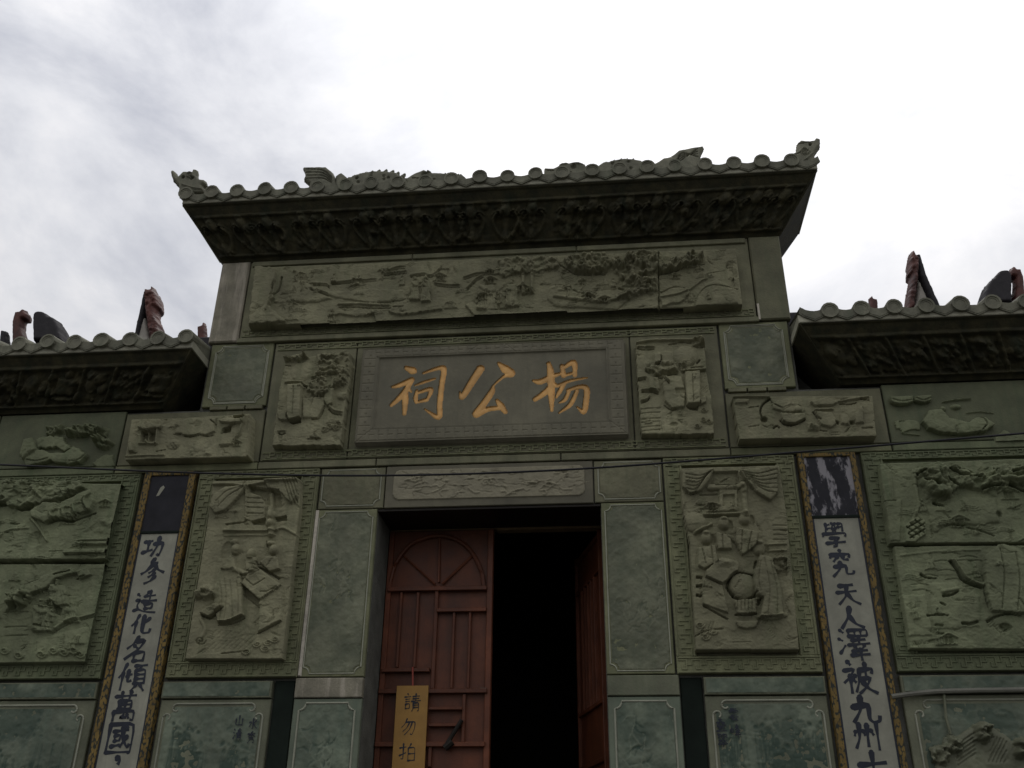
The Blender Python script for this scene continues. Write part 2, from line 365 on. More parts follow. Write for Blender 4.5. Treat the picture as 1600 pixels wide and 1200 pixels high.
                s.line([(x-S*.6, z+S*.12), (x-S*.3, z+S*.3), (x, z+S*.42), (x+S*.3, z+S*.3), (x+S*.6, z+S*.12)], S*.14, .02); s.poly([(x-S*.34, z-S*.3), (x+S*.34, z-S*.3), (x+S*.3, z+S*.18), (x-S*.3, z+S*.18)], -.022, .01)
                for u in (-.3, 0, .3): s.line([(x+S*u, z-S*.3), (x+S*u, z+S*.2)], S*.07, .02, sm=False)
                s.line([(x-S*.5, z-S*.34), (x+S*.5, z-S*.34)], S*.1, .016, sm=False)
            else:
                for j in range(3): s.line([(x-S*.7+j*S*.1, z+j*S*.14), (x-S*.2, z+S*.1+j*S*.14), (x+S*.3, z-S*.02+j*S*.14), (x+S*.7-j*S*.15, z+S*.08+j*S*.14)], S*.09, .009, S*.04)
                s.swirl((x+d*S*.4, z+S*.1), S*.18, .01, d=d)
        s.tr, s.k = tr, k; return s
    def amp(s, k=1.1):
        """cut the whole panel deeper about its ground"""
        m_ = s.H > .03; b = np.median(s.H[m_]) if m_.sum() > .5*m_.size else .02; s.H = np.where(s.H > .012, np.clip(b+(s.H-b)*k, .012, .24), s.H); return s
    def strata(s, amp, cell, levels, seed, st=2.0):
        """overlapping ledges of rock, cloud and cloth cut one behind the other"""
        sh = s.H.shape; b = fnoise((sh[0], int(sh[1]/st)+2), cell, seed, 4); xi = np.arange(sh[1])/st; x0 = xi.astype(int); fx = xi-x0
        n = b[:, x0]*(1-fx)+b[:, np.minimum(x0+1, b.shape[1]-1)]*fx; n = (n-n.min())/(n.max()-n.min())*levels; fl = np.floor(n); fr = n-fl
        s.H += np.where(s.H > .03, amp/levels*(fl+np.clip(fr/.10, 0, 1)-.35*fr-levels*.5), 0); return s
    def busy(s, n, seed, h=.007):
        """the small chisel work between the main forms: short curved cuts and ridges"""
        r = np.random.default_rng(seed); W_ = s.nx*s.res; Hh = s.nz*s.res; tr, k = s.tr, s.k; s.tr = None; s.k = 1
        for i in range(n):
            x, z = s.x0+W_*r.random(), s.z0+Hh*r.random(); j, ii = min(int((z-s.z0)/s.res), s.nz-1), min(int((x-s.x0)/s.res), s.nx-1)
            if s.H[j, ii] < .03: continue
            a = r.normal(0, .5)+(math.pi if r.random() < .5 else 0)+(1.2 if r.random() < .3 else 0); q = [(x, z)]; L_ = r.uniform(.008, .022); b = r.normal(0, .5)
            for t in range(4): x += L_*math.cos(a); z += L_*math.sin(a); a += b; q.append((x, z))
            m_ = r.integers(2, 6); g = r.uniform(.012, .018); nx_, nz_ = -math.sin(a), math.cos(a); w = r.uniform(.008, .011)
            for t in range(m_): s.line([(u+nx_*g*t, v+nz_*g*t) for u, v in q], w*1.5, -h*r.uniform(.7, 1.2), w)
        s.tr, s.k = tr, k; return s
    def grain(s, amp, cell=10, seed=1):
        s.H += np.where(s.H > .004, amp*fnoise(s.H.shape, cell, seed)*2, 0); return s
    def mesh(s, name, m, parent, yf, mapf=None, keep=None, both=False, attr=None, eps=.0015, sink=.004, smooth=False):
        H = s.H; J, I = np.meshgrid(np.arange(s.nz), np.arange(s.nx), indexing='ij')
        V = np.stack([s.xs[I], yf+(0 if both else sink)-H, s.zs[J]], -1).reshape(-1, 3) if mapf is None else mapf(s.xs[I], s.zs[J], H).reshape(-1, 3)
        q = H > eps if keep is None else keep
        Q = (q[:-1, :-1] | q[1:, :-1] | q[:-1, 1:] | q[1:, 1:]) if keep is None else keep[:-1, :-1]
        jj, ii = np.nonzero(Q); b = jj*s.nx+ii; F = np.stack([b, b+1, b+s.nx+1, b+s.nx], -1)
        if both:
            n = len(V); V2 = V.copy(); V2[:, 1] = 2*yf-V[:, 1]
            F = np.concatenate([F, F[:, ::-1]+n]); V = np.concatenate([V, V2])
        used = np.unique(F); remap = np.zeros(len(V), np.int64); remap[used] = np.arange(len(used)); F = remap[F]; V = V[used]
        me = bpy.data.meshes.new(name); me.vertices.add(len(V)); me.vertices.foreach_set('co', V.astype(np.float32).ravel())
        me.loops.add(len(F)*4); me.loops.foreach_set('vertex_index', F.astype(np.int32).ravel()); me.polygons.add(len(F)); me.polygons.foreach_set('loop_start', np.arange(len(F), dtype=np.int32)*4)
        me.update(calc_edges=True)
        if smooth: me.polygons.foreach_set('use_smooth', np.ones(len(F), bool))
        if attr is not None:
            at = me.attributes.new('ink', 'FLOAT', 'POINT'); at.data.foreach_set('value', np.clip(attr, 0, 1).reshape(-1)[used].astype(np.float32))
        return link(name, me, m, parent)

# ---------------------------------------------------------------- setting: ground
g = obj('ground', [(-400, -400, -.02), (400, -400, -.02), (400, 400, -.02), (-400, 400, -.02)], [(0, 1, 2, 3)], M['ground']); g['kind'] = 'structure'
pv = MB().box(-7, 7, -2.2, .03, -.4, .45, .02).build('terrace', M['ground']); pv['kind'] = 'structure'
st = MB()
for i in range(2): st.box(-2.6, 2.6, -2.2-.32*(i+1), -2.2, -.4, .30-.15*i, .01)
st = st.build('steps', M['ground']); st['kind'] = 'structure'

# ---------------------------------------------------------------- gatehouse: core and slabs
XW, ZB = 6.2, .45
gate = thing('stone_gatehouse', 'tall green-grey carved stone gatehouse with flared tiled eave, red double doors and gilt name', 'gatehouse', (0, 0, ZB))
wing = {}
wing[-1] = thing('wing_wall', 'lower carved stone wall beside the dark-topped couplet, boat and pine reliefs, tiled eave', 'wall', (-4.6, 0, ZB))
wing[1] = thing('wing_wall', 'lower carved stone wall with conduit, beside the couplet with white-streaked top plate', 'wall', (4.6, 0, ZB))
def under(o, root):
    """keep world coordinates under a root that is itself placed"""
    o.parent = root; o.matrix_parent_inverse = Matrix.Translation(root.location).inverted(); return o
_link0 = link
def link(name, me, m, parent=None):
    o = _link0(name, me, m)
    if parent:
        if parent.type == 'EMPTY' and parent.parent is None: under(o, parent)
        else: o.parent = parent; o.matrix_parent_inverse = Matrix.Identity(4)
    return o
def group_empty(name, parent):
    e = bpy.data.objects.new(name, None); COL.objects.link(e); under(e, parent); return e

core = MB()
core.box(-3.09, -.95, .04, .5, ZB, 5.41); core.box(.95, 3.09, .04, .5, ZB, 5.41); core.box(-.95, .95, .04, .5, 4.392, 5.41)
core.box(-2.71, 2.71, .04, .66, 5.41, 7.55)
core.build('wall_core', M['rough'], gate)
for s in (-1, 1):
    c = MB(); a, b = sorted((s*3.092, s*XW)); c.box(a, b, .04, .5, ZB, 5.41); a, b = sorted((s*2.712, s*XW)); c.box(a, b, .42, .5, 5.41, 5.9); c.build('wall_core', M['rough'], wing[s])
# frieze zone
slab('frieze_backing', -2.425, 2.425, 6.14, 7.015, -.008, M['slab'], gate)
slab('string_course', -2.435, 2.435, 6.083, 6.133, -.035, M['slab'], gate)
for i, (a, b) in enumerate([(-2.4, -.8), (-.79, .8), (.81, 2.4)]): slab('cornice_strip', a, b, 6.955, 7.01, -.03, M['slab'], gate)
for s in (-1, 1):
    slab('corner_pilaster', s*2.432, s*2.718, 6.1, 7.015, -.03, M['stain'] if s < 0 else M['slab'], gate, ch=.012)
    slab('corner_slab', s*2.075, s*2.685, 5.425, 6.09, 0, M['frame'], gate)
    slab('scene_backing', s*2.07, s*3.385, 4.865, 5.38, 0, M['slab'], gate)
    for k in range(3): slab('coping_block', s*(2.1+k*.17), s*(2.1+k*.17+.155), 5.385, 5.42, -.02, M['slab'], gate, ch=.004)
    slab('upper_slab', s*3.40, s*4.62, 4.865, 5.41, 0, M['slab_g'], wing[s]); slab('upper_slab', s*4.635, s*XW, 4.865, 5.41, 0, M['slab_g'], wing[s])
    slab('lintel_end_slab', s*.905, s*1.478, 4.40, 4.775, 0, M['slab'], gate)
    slab('jamb_slab', s*.955, s*1.478, 2.995, 4.392, 0, M['frame'], gate)
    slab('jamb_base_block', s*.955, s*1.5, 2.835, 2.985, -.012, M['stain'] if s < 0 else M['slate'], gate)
    slab('jamb_base_slab', s*.955, s*1.5, ZB+.005, 2.828, 0, M['slatelow'], gate)
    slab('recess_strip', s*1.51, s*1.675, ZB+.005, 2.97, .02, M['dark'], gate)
    slab('dado_cap', s*1.685, s*2.585, 2.835, 2.965, -.02, M['slate'], gate)
    slab('dado_slab', s*1.685, s*2.585, ZB+.005, 2.828, 0, M['slate'], gate)
    slab('dado_cap', s*3.13, s*XW, 2.835, 2.965, -.02, M['slate'], wing[s])
    slab('dado_slab', s*3.13, s*4.75, ZB+.005, 2.828, 0, M['slate'], wing[s]); slab('dado_slab', s*4.76, s*XW, ZB+.005, 2.828, 0, M['slate'], wing[s])
    slab('name_row_slab', s*1.27, s*2.055, 4.865, 6.073, 0, M['slab'], gate)
    slab('panel_backing', s*1.492, s*2.578, 2.99, 4.775, .01, M['slab'], gate)
    slab('panel_backing', s*3.125, s*XW, 2.99, 4.775, .01, M['slab_g'], wing[s])
    slab('joint_course', s*2.07, s*3.385, 4.787, 4.853, -.012, M['frame'], gate); slab('joint_course', s*3.4, s*XW, 4.787, 4.853, -.012, M['frame_g'], wing[s])
slab('name_row_slab', -1.26, 1.26, 4.865, 6.073, 0, M['slab'], gate)
for a, b in [(-2.06, -1.0), (-.99, .62), (.63, 2.06)]: slab('joint_course', a, b, 4.787, 4.853, -.014, M['slab'], gate)
slab('lintel', -.895, .895, 4.395, 4.778, -.006, M['plaque'], gate)
slab('edge_strip', -1.4915, -1.461, 3.0, 4.39, -.012, M['pale_edge'], gate, ch=.008)  # narrow strip, paler than the jamb slab beside it
slab('edge_strip', 2.432, 2.452, 6.1, 6.27, -.034, M['pale_edge'], gate, ch=.004)  # pale stain low on the pilaster edge

# fret (meander) borders
def fret_strip(mb, p, q, nrm, w, yf, unit=.105):
    """raised meander along p->q; band of width w lying to the side nrm"""
    p = np.array(p, float); q = np.array(q, float); d = q-p; L_ = np.hypot(*d); d /= L_; n = np.array(nrm, float)
    def seg(a0, a1, b0, b1, h):
        c = [p+d*a0+n*b0, p+d*a1+n*b1]; xs = sorted((c[0][0], c[1][0])); zs = sorted((c[0][1], c[1][1])); mb.box(xs[0], xs[1], yf-h, yf+.002, zs[0], zs[1])
    t = .0085
    seg(0, L_, w*.04, w*.04+t, .010); seg(0, L_, w*.93-t, w*.93, .010)
    k = max(int(L_/unit), 1); u = L_/k
    for i in range(k):
        a = i*u; lo, mi, hi = w*.22, w*.48, w*.74
        seg(a, a+u*.55, hi, hi+t, .0082); seg(a+u*.55, a+u*.55+t, lo, hi+t, .0088); seg(a+u*.25, a+u*.55, lo, lo+t, .0082)
        seg(a+u*.25, a+u*.25+t, lo, mi, .0088); seg(a+u*.62, a+u, mi, mi+t, .0082); seg(a+u*.94, a+u*.94+t, mi, hi+t, .0088)
def fret_frame(x0, x1, z0, z1, w, parent, yf, m='frame', sides='lrtb', wt=None, wb=None):
    if x0 > x1: x0, x1 = x1, x0
    wt = wt or w; wb = wb or w; mb = MB()
    if 'b' in sides: mb.box(x0, x1, yf, .012, z0, z0+wb, .004); fret_strip(mb, (x0+.01, z0), (x1-.01, z0), (0, 1), wb, yf)
    if 't' in sides: mb.box(x0, x1, yf, .012, z1-wt, z1, .004); fret_strip(mb, (x0+.01, z1-wt), (x1-.01, z1-wt), (0, 1), wt, yf)
    if 'l' in sides: mb.box(x0, x0+w, yf+.001, .012, z0+wb, z1-wt, .004); fret_strip(mb, (x0, z0+wb), (x0, z1-wt), (1, 0), w, yf+.001)
    if 'r' in sides: mb.box(x1-w, x1, yf+.001, .012, z0+wb, z1-wt, .004); fret_strip(mb, (x1-w, z0+wb), (x1-w, z1-wt), (1, 0), w, yf+.001)
    return mb.build('fret_border', M[m], parent)
for s in (-1, 1):
    fret_frame(s*1.492, s*2.578, 2.992, 4.773, .155, gate, -.022, wt=.075, wb=.13)
    a, b = sorted((s*3.125, s*5.6)); fret_frame(a, b, 2.992, 4.773, .17, wing[s], -.022, 'frame_g', wt=.07, wb=.13)
# bands of fret over and under the name board
mb = MB(); fret_strip(mb, (-2.03, 4.872), (2.03, 4.872), (0, 1), .085, 0); mb.build('fret_band', M['frame'], gate)
mb = MB(); fret_strip(mb, (-2.03, 5.99), (2.03, 5.99), (0, 1), .07, 0); mb.build('fret_band', M['frame'], gate)
mb = MB(); fret_strip(mb, (-2.4, 6.15), (2.4, 6.15), (0, 1), .085, -.008); mb.build('fret_band', M['frame'], gate)

# thin beads carved as frames on the smooth slabs
def notch_frame(x0, x1, z0, z1, c, y, parent, r=.0065, m='bead'):
    if x0 > x1: x0, x1 = x1, x0
    pts = []
    for (cx_, cz_, sx, sz) in ((x0, z0, 1, 1), (x1, z0, -1, 1), (x1, z1, -1, -1), (x0, z1, 1, -1)):
        arc = [(cx_+sx*c*math.cos(t), cz_+sz*c*math.sin(t)) for t in np.linspace(0, math.pi/2, 5)]
        if sx*sz > 0: arc = arc[::-1]
        pts += arc
    pts.append(pts[0])
    return MB().tube([(x, y, z) for x, z in pts], r, 6, False).build('frame_bead', M[m], parent)
def scroll_frame(x0, x1, z0, z1, y, parent, r=.0075):
    if x0 > x1: x0, x1 = x1, x0
    mb = MB(); R_ = .036
    def curl(cx_, cz_, a0, d): return [(cx_+R_*(1-.55*t)*math.cos(a0+d*t*4.2), y, cz_+R_*(1-.55*t)*math.sin(a0+d*t*4.2)) for t in np.linspace(0, 1, 10)]
    top = curl(x0+.1, z1-R_, math.pi/2, 1)[::-1]+curl(x1-.1, z1-R_, math.pi/2, -1)
    mb.tube(top, r, 6)
    for s_, x in ((1, x0), (-1, x1)):
        mb.tube([(x, y, z0)]+curl(x+s_*R_, z1-.105, math.pi if s_ > 0 else 0, -s_), r, 6)
    return mb.build('scroll_bead', M['bead'], parent)
for s in (-1, 1):
    notch_frame(s*2.115, s*2.632, 5.455, 6.06, .06, -.002, gate); notch_frame(s*2.128, s*2.62, 5.468, 6.047, .06, -.001, gate, .004)
    notch_frame(s*.94, s*1.455, 4.425, 4.757, .05, -.002, gate, .0055)
    notch_frame(s*.985, s*1.452, 3.02, 4.37, .05, -.002, gate, .0055)
    notch_frame(s*1.005, s*1.452, .7, 2.795, .055, -.002, gate, .008)
    scroll_frame(s*1.735, s*2.545, .8, 2.795, -.003, gate); scroll_frame(s*3.2, s*4.7, .8, 2.79, -.003, wing[s])

# pictures drawn on the slates
def picture(name, x0, x1, z0, z1, m, parent, yf, draw, cut=0, res=.0075):
    if x0 > x1: x0, x1 = x1, x0
    f = RF(x0, x1, z0, z1, res); ink = RF(x0, x1, z0, z1, res); draw(ink, x0, x1, z0, z1)
    f.H[:] = .007; f.H += .009*fnoise(f.H.shape, 5, int(abs(x0)*100), 3)-.006*np.clip(ink.H, 0, 1)
    X, Z = np.meshgrid(f.xs, f.zs); k = np.ones(f.H.shape, bool)
    if cut:
        for cx_ in (x0, x1):
            for cz_ in (z0, z1): k &= np.hypot(X-cx_, Z-cz_) > cut
    k[-1] = False; k[:, -1] = False
    return f.mesh(name, m, parent, yf, keep=k, attr=np.clip(ink.H, 0, 1), sink=0)
def cloudy(seed, amp=.9):
    def d(k, x0, x1, z0, z1):
        n = fnoise(k.H.shape, 22, seed, 5); n2 = fnoise(k.H.shape, 9, seed+5, 3)
        k.H += np.clip(.32+amp*1.6*n+.5*n2, 0, .85)
    return d
def flowers(seed):
    def d(k, x0, x1, z0, z1):
        cloudy(seed, .8)(k, x0, x1, z0, z1); r = np.random.default_rng(seed); w = x1-x0; h = z1-z0
        for i in range(5):
            x, z = x0+w*(.2+.6*r.random()), z0+h*(.08+.75*r.random()); q = [(x, z)]
            for j in range(4): x += r.normal(0, w*.09); z += h*.05; q.append((x, z))
            k.line(q, .02, -.6, .01)
            for j in range(7): a = r.random()*6.28; p = q[r.integers(0, 5)]; k.line([p, (p[0]+.05*math.cos(a), p[1]+.05*math.sin(a)), (p[0]+.1*math.cos(a+.4), p[1]+.1*math.sin(a+.4))], .028, .4 if r.random() < .5 else -.4, .006)
    return d
def landscape(seed, waterx=.7):
    def d(k, x0, x1, z0, z1):
        r = np.random.default_rng(seed); w = x1-x0; h = z1-z0; n = fnoise(k.H.shape, 34, seed, 6); n2 = fnoise(k.H.shape, 12, seed+9, 4)
        k.H += np.where(n > .06, .62, np.where(n > -.03, .30, .04))+.5*n2
        for i in range(11):        # cliffs drawn as rounded towers with dark flanks
            cx_ = x0+w*r.random(); wd = w*(.07+.1*r.random()); tp = z1-h*(.10+.30*r.random()); bt = tp-h*(.25+.5*r.random())
            k.poly([(cx_-wd, bt), (cx_-wd*.9, tp-wd*.8), (cx_-wd*.3, tp), (cx_+wd*.4, tp-wd*.2), (cx_+wd, tp-wd), (cx_+wd*1.1, bt)], .22, wd*.6, wob=.006, lift=.1)
            for j in range(7): x = cx_+wd*r.uniform(-.8, .8); k.line([(x, tp-wd*.6), (x+r.normal(0, .01), tp-wd*1.6), (x+r.normal(0, .02), bt+.05)], .014, .3, .006)
            for j in range(10): k.ball((cx_+wd*r.uniform(-1, 1), tp+r.normal(0, .03)), .018, .4)
        for i in range(5):         # mist
            z = z0+h*(.3+.6*r.random()); x = x0+w*r.random(); k.line([(x-.2, z), (x, z+.02), (x+.22, z-.01)], .05, -.3, .02)
        for i in range(16): z = z0+h*(.05+.3*r.random()); x = x0+w*(waterx+.25*r.random()); k.line([(x-.05, z), (x+.05, z)], .006, .25)
        np.clip(k.H, 0, .9, out=k.H)
    return d
for s in (-1, 1):
    picture('engraved_picture', s*2.14, s*2.61, 5.48, 6.035, M['slate'], gate, .001, cloudy(3+s), .06)
    picture('engraved_picture', s*.955, s*1.44, 4.437, 4.745, M['slab'], gate, .001, cloudy(8+s, .3), .05)
    picture('engraved_picture', s*.998, s*1.44, 3.032, 4.358, M['slate'], gate, .001, flowers(21+s), .05)
    picture('engraved_picture', s*1.02, s*1.437, 1.6, 2.78, M['slatelow'], gate, .001, flowers(41+s), .055)
    picture('engraved_landscape', s*1.76, s*2.52, 1.6, 2.765, M['slatelow'], gate, .001, landscape(51+s), .06)
    picture('engraved_landscape', s*3.23, s*4.67, 1.6, 2.76, M['slatelow'], wing[s], .001, landscape(61+3*s), .06)
    picture('engraved_band', s*1.70, s*2.57, 2.85, 2.95, M['slatelow'], gate, -.019, cloudy(31+s))
    picture('engraved_band', s*3.15, s*4.9, 2.85, 2.95, M['slatelow'], wing[s], -.019, cloudy(35+s))

# ---------------------------------------------------------------- carved panels (outlines traced in units of an enlarged view: origin u, v and scale)
def panel(x0, x1, z0, z1, tr, y=-.11): return RF(min(x0, x1)-.03, max(x0, x1)+.03, z0-.03, z1+.03, .0055, tr, y)
BASE = .11; BUSY = 1.0
# long frieze under the eave
f = panel(-2.4, 2.4, 6.24, 6.95, (380, 380, 4)); f.res = f.res
f.poly([(78, 152), (1600, 92), (3080, 32), (3122, 385), (1000, 490), (30, 515)], .11, .012, lift=.85)
f.poly([(80, 155), (190, 160), (215, 215), (180, 300), (195, 350), (160, 400), (240, 470), (270, 500), (40, 512)], .035, .03, wob=.006)
f.line([(240, 215), (225, 290), (175, 340)], 30, -.03, 14); f.line([(200, 240), (190, 310), (170, 360), (150, 430)], 22, .02, 12)
f.poly([(270, 370), (300, 270), (350, 235), (420, 260), (470, 310), (560, 350), (460, 375)], .02, .05, lift=.1)
f.poly([(430, 300), (560, 310), (800, 290), (1000, 300), (1040, 360), (820, 380), (600, 350)], .018, .03, lift=.3, wob=.004)
for q in ([(440, 265), (520, 270), (540, 285)], [(430, 300), (480, 315), (530, 335)], [(560, 260), (700, 250), (830, 240)], [(880, 205), (950, 200), (1020, 190)], [(890, 190), (960, 165), (1010, 160)], [(1050, 215), (1130, 205), (1180, 215), (1240, 160)]):
    f.line(q, 18, -.016, 7); f.line([(a, b-16) for a, b in q], 24, .016, 10)
f.line([(600, 405), (700, 402), (780, 408), (900, 410), (1000, 405)], 14, -.022); f.line([(600, 385), (700, 382), (800, 386), (910, 390)], 22, .02)
f.poly([(910, 430), (960, 380), (1040, 350), (1130, 340), (1240, 390), (1245, 420), (1150, 435), (1000, 460)], .025, .02, wob=.006)
f.poly([(530, 460), (600, 440), (700, 455), (820, 445), (830, 490), (540, 505)], -.02, .02, lift=.6)
f.figure(1075, 215, 370, 60, .03); f.figure(1145, 205, 380, 62, .03, -1)
f.poly([(1390, 395), (1440, 370), (1480, 420), (1700, 440), (2000, 425), (2040, 440), (1700, 478), (1450, 465)], .028, .02)
f.figure(1525, 235, 425, 130, .035); f.figure(1680, 235, 400, 80, .032, -1); f.figure(1630, 290, 410, 50, .02)
for q in ([(1380, 215), (1460, 190), (1560, 185)], [(1200, 250), (1290, 262), (1350, 262)], [(1400, 280), (1450, 230), (1500, 200)]): f.line(q, 16, .02, 10); f.line([(a, b+16) for a, b in q], 12, -.02, 8)
f.line([(1750, 185), (1752, 320)], 26, .035); f.line([(1805, 160), (1806, 310)], 26, .035)
f.leaves([(1600, 110), (1700, 100), (1960, 90), (1975, 150), (1840, 190), (1700, 195), (1640, 220), (1600, 200)], 60, 20, .03)
f.leaves([(2000, 110), (2080, 85), (2260, 75), (2300, 130), (2265, 190), (2170, 195), (2080, 190), (2030, 155)], 90, 20, .035, .035)
f.line([(1970, 130), (2030, 170), (2090, 200), (2260, 200)], 16, -.035, 8); f.line([(2030, 125), (2100, 170), (2200, 172), (2250, 180)], 14, .02)
f.leaves([(2300, 100), (2420, 70), (2600, 60), (2600, 170), (2500, 210), (2440, 270), (2380, 240), (2330, 190)], 120, 20, .035, .02)
f.leaves([(2580, 160), (2640, 160), (2700, 110), (2800, 70), (2870, 75), (2880, 120), (2780, 150), (2660, 180), (2600, 190)], 60, 18, .035, .04)
f.line([(2600, 200), (2680, 185), (2780, 150), (2880, 135)], 16, -.035, 10)
f.poly([(1900, 350), (1920, 280), (1980, 250), (2060, 290), (2200, 320), (2330, 330), (2440, 330), (2340, 420), (2100, 410), (1950, 400)], .02, .05, lift=.15, wob=.004)
f.line([(1950, 340), (2100, 360), (2250, 375), (2430, 330)], 30, .022, 16); f.line([(1950, 265), (2020, 270), (2080, 310), (2200, 350)], 14, -.016)
f.leaves([(2320, 330), (2430, 280), (2520, 220), (2590, 230), (2590, 300), (2480, 320), (2440, 350), (2340, 360)], 60, 22, .03, .01); f.line([(2350, 285), (2400, 300)], 30, -.03, 16)
f.poly([(2340, 430), (2420, 370), (2590, 340), (2590, 410), (2400, 460)], .015, .03, wob=.006)
f.line([(2594, 60), (2600, 425)], 9, -.05, sm=False)
f.poly([(2602, 330), (2680, 290), (2760, 280), (2790, 310), (2740, 370), (2620, 400)], .022, .03, wob=.005); f.line([(2602, 345), (2700, 330), (2780, 300), (2860, 240), (2900, 225)], 18, .02, 10); f.line([(2610, 310), (2700, 275), (2760, 290)], 14, -.02)
f.poly([(2810, 420), (2830, 340), (2880, 260), (2960, 230), (3080, 290), (3095, 380), (2960, 400)], .02, .06, lift=.1); f.line([(2820, 400), (2850, 320), (2930, 270), (3090, 290)], 14, -.014); f.line([(2890, 195), (2960, 180), (3010, 175)], 8, -.012)
for c in ((3030, 145), (3045, 165), (3060, 130), (3068, 175), (3072, 200), (3038, 125)): f.hatch([(c[0]-12, c[1]-12), (c[0]+12, c[1]-12), (c[0]+12, c[1]+12), (c[0]-12, c[1]+12)], (1, .1), 7, 4, -.008)
f.amp(); f.scenery(int(f.nx*f.nz*f.res**2*(24 if f.nx*f.res > 4 else 13 if f.nx*f.res > 2 else 5)), f.nx, .1 if f.nx*f.res > 2 else .08); f.strata(.010, 26, 4, 3); f.strata(.005, 11, 3, 3+3, 1.4); f.busy(int(BUSY*f.nx*f.nz/1000), 3); f.grain(.003, 14, 3); f.grain(.0016, 3, 9)
f.mesh('landscape_frieze', M['relief'], gate, -.008)['label'] = 'long shallow landscape carving with pines, rocks and small figures'
# panel left of the door: scholars at a table
f = panel(-2.46, -1.6, 3.11, 4.7, (260, 720, 3.527))
f.poly([(255, 108), (735, 100), (735, 230), (640, 1092), (100, 1092), (225, 330)], BASE, .012, lift=.85)
f.poly([(265, 190), (330, 150), (455, 140), (400, 205), (330, 280), (275, 297), (243, 255)], .04, .04); f.line([(290, 260), (350, 200), (430, 150)], 10, -.014); f.line([(280, 230), (340, 175), (420, 148)], 8, -.01)
f.line([(262, 130), (360, 128), (440, 138), (540, 120), (725, 108)], 20, .03)
f.poly([(545, 105), (728, 105), (725, 200), (690, 240), (640, 185), (560, 152)], .035, .03, wob=.004)
f.hatch([(650, 110), (728, 108), (725, 230), (690, 240)], (.3, 1), 16, 7, -.014)
f.poly([(455, 138), (540, 150), (628, 165), (634, 250), (600, 262), (555, 245), (520, 195), (455, 168)], -.05, .008, lift=.9)
f.poly([(440, 180), (545, 195), (545, 330), (440, 330)], .012, .01)
for z in (205, 232, 258, 290): f.line([(445, z), (535, z+3)], 9, -.016)
f.line([(572, 180), (580, 410)], 34, .035); f.ball((582, 300), 26, .03); f.ball((572, 345), 30, .03, 20)
f.poly([(468, 335), (545, 315), (540, 352), (478, 352)], -.045, .01, lift=.8); f.poly([(597, 312), (660, 300), (662, 328), (602, 336)], -.045, .01, lift=.8)
f.line([(328, 350), (440, 336)], 14, -.03); f.line([(318, 384), (460, 386), (610, 383)], 16, .028); f.line([(318, 412), (600, 410)], 9, .014); f.line([(612, 376), (650, 372), (712, 405)], 14, .02)
f.line([(440, 150), (440, 330)], 14, .02)
f.poly([(310, 605), (335, 540), (358, 525), (378, 540), (392, 605)], .03, .04); f.ball((385, 490), 28, .045, 32); f.ball((378, 448), 24, .035, 18); f.ball((330, 500), 30, -.02, 60)
f.poly([(285, 640), (312, 600), (400, 600), (428, 690), (424, 790), (430, 855), (360, 885), (290, 892), (270, 800)], .045, .04)
for a, b in ((305, 300), (330, 325), (360, 372), (395, 402)): f.line([(a, 650+(a%7)*6), (a+10-(a%5)*4, 760), (b, 880)], 8, -.008)
f.line([(390, 605), (440, 620), (490, 610)], 34, .03, 18); f.line([(290, 890), (350, 885), (428, 850)], 12, .02); f.line([(290, 905), (360, 898), (430, 868)], 12, -.025)
f.ball((468, 515), 27, .04, 30); f.poly([(438, 535), (500, 535), (515, 600), (440, 605)], .03, .03); f.line([(500, 560), (510, 600)], 14, -.03)
f.ball((592, 492), 25, .042, 30); f.ball((575, 455), 24, .03, 14); f.line([(552, 445), (555, 470)], 10, -.04); f.poly([(520, 565), (560, 528), (622, 535), (632, 600), (575, 615)], .04, .03); f.line([(515, 590), (560, 612), (620, 650)], 18, -.035)
f.poly([(422, 682), (495, 582), (642, 690), (522, 772)], .05, .008, lift=.9); f.poly([(520, 772), (642, 690), (636, 885), (508, 950)], .03, .012, lift=.8); f.poly([(424, 690), (520, 774), (515, 812), (428, 745)], -.03, .01, lift=.8)
f.line([(448, 660), (488, 696), (552, 658)], 9, -.014, sm=False); f.line([(470, 640), (520, 610)], 9, -.01); f.line([(525, 728), (560, 730), (615, 700)], 9, -.014, sm=False); f.line([(505, 952), (632, 885)], 12, -.022, sm=False)
f.poly([(188, 842), (240, 805), (322, 797), (322, 815), (240, 862)], .045, .015); f.line([(195, 850), (240, 870), (320, 815)], 16, -.035, sm=False)
f.leaves([(165, 715), (275, 700), (280, 745), (215, 760), (165, 750)], 26, 22, .022, .015); f.line([(190, 870), (215, 930), (180, 990)], 22, .015); f.swirl((185, 990), 32, -.015)
f.hatch([(260, 920), (500, 960), (480, 1040), (220, 1040)], (-.8, .75), 20, 7, -.0035)
for c in ((500, 1010), (560, 1000), (600, 985), (545, 1035), (440, 1050)): f.swirl(c, 26, .014, d=-1)
f.line([(300, 1062), (370, 1055), (440, 1046)], 10, -.018)
f.amp(); f.scenery(int(f.nx*f.nz*f.res**2*(24 if f.nx*f.res > 4 else 13 if f.nx*f.res > 2 else 5)), f.nx, .1 if f.nx*f.res > 2 else .08); f.strata(.010, 26, 4, 5); f.strata(.005, 11, 3, 5+3, 1.4); f.busy(int(BUSY*f.nx*f.nz/1000), 5); f.grain(.003, 12, 5); f.grain(.0016, 3, 6)
f.mesh('relief_panel', M['relief'], gate, .0)['label'] = 'deep carved panel of a scholar at a tilted table'
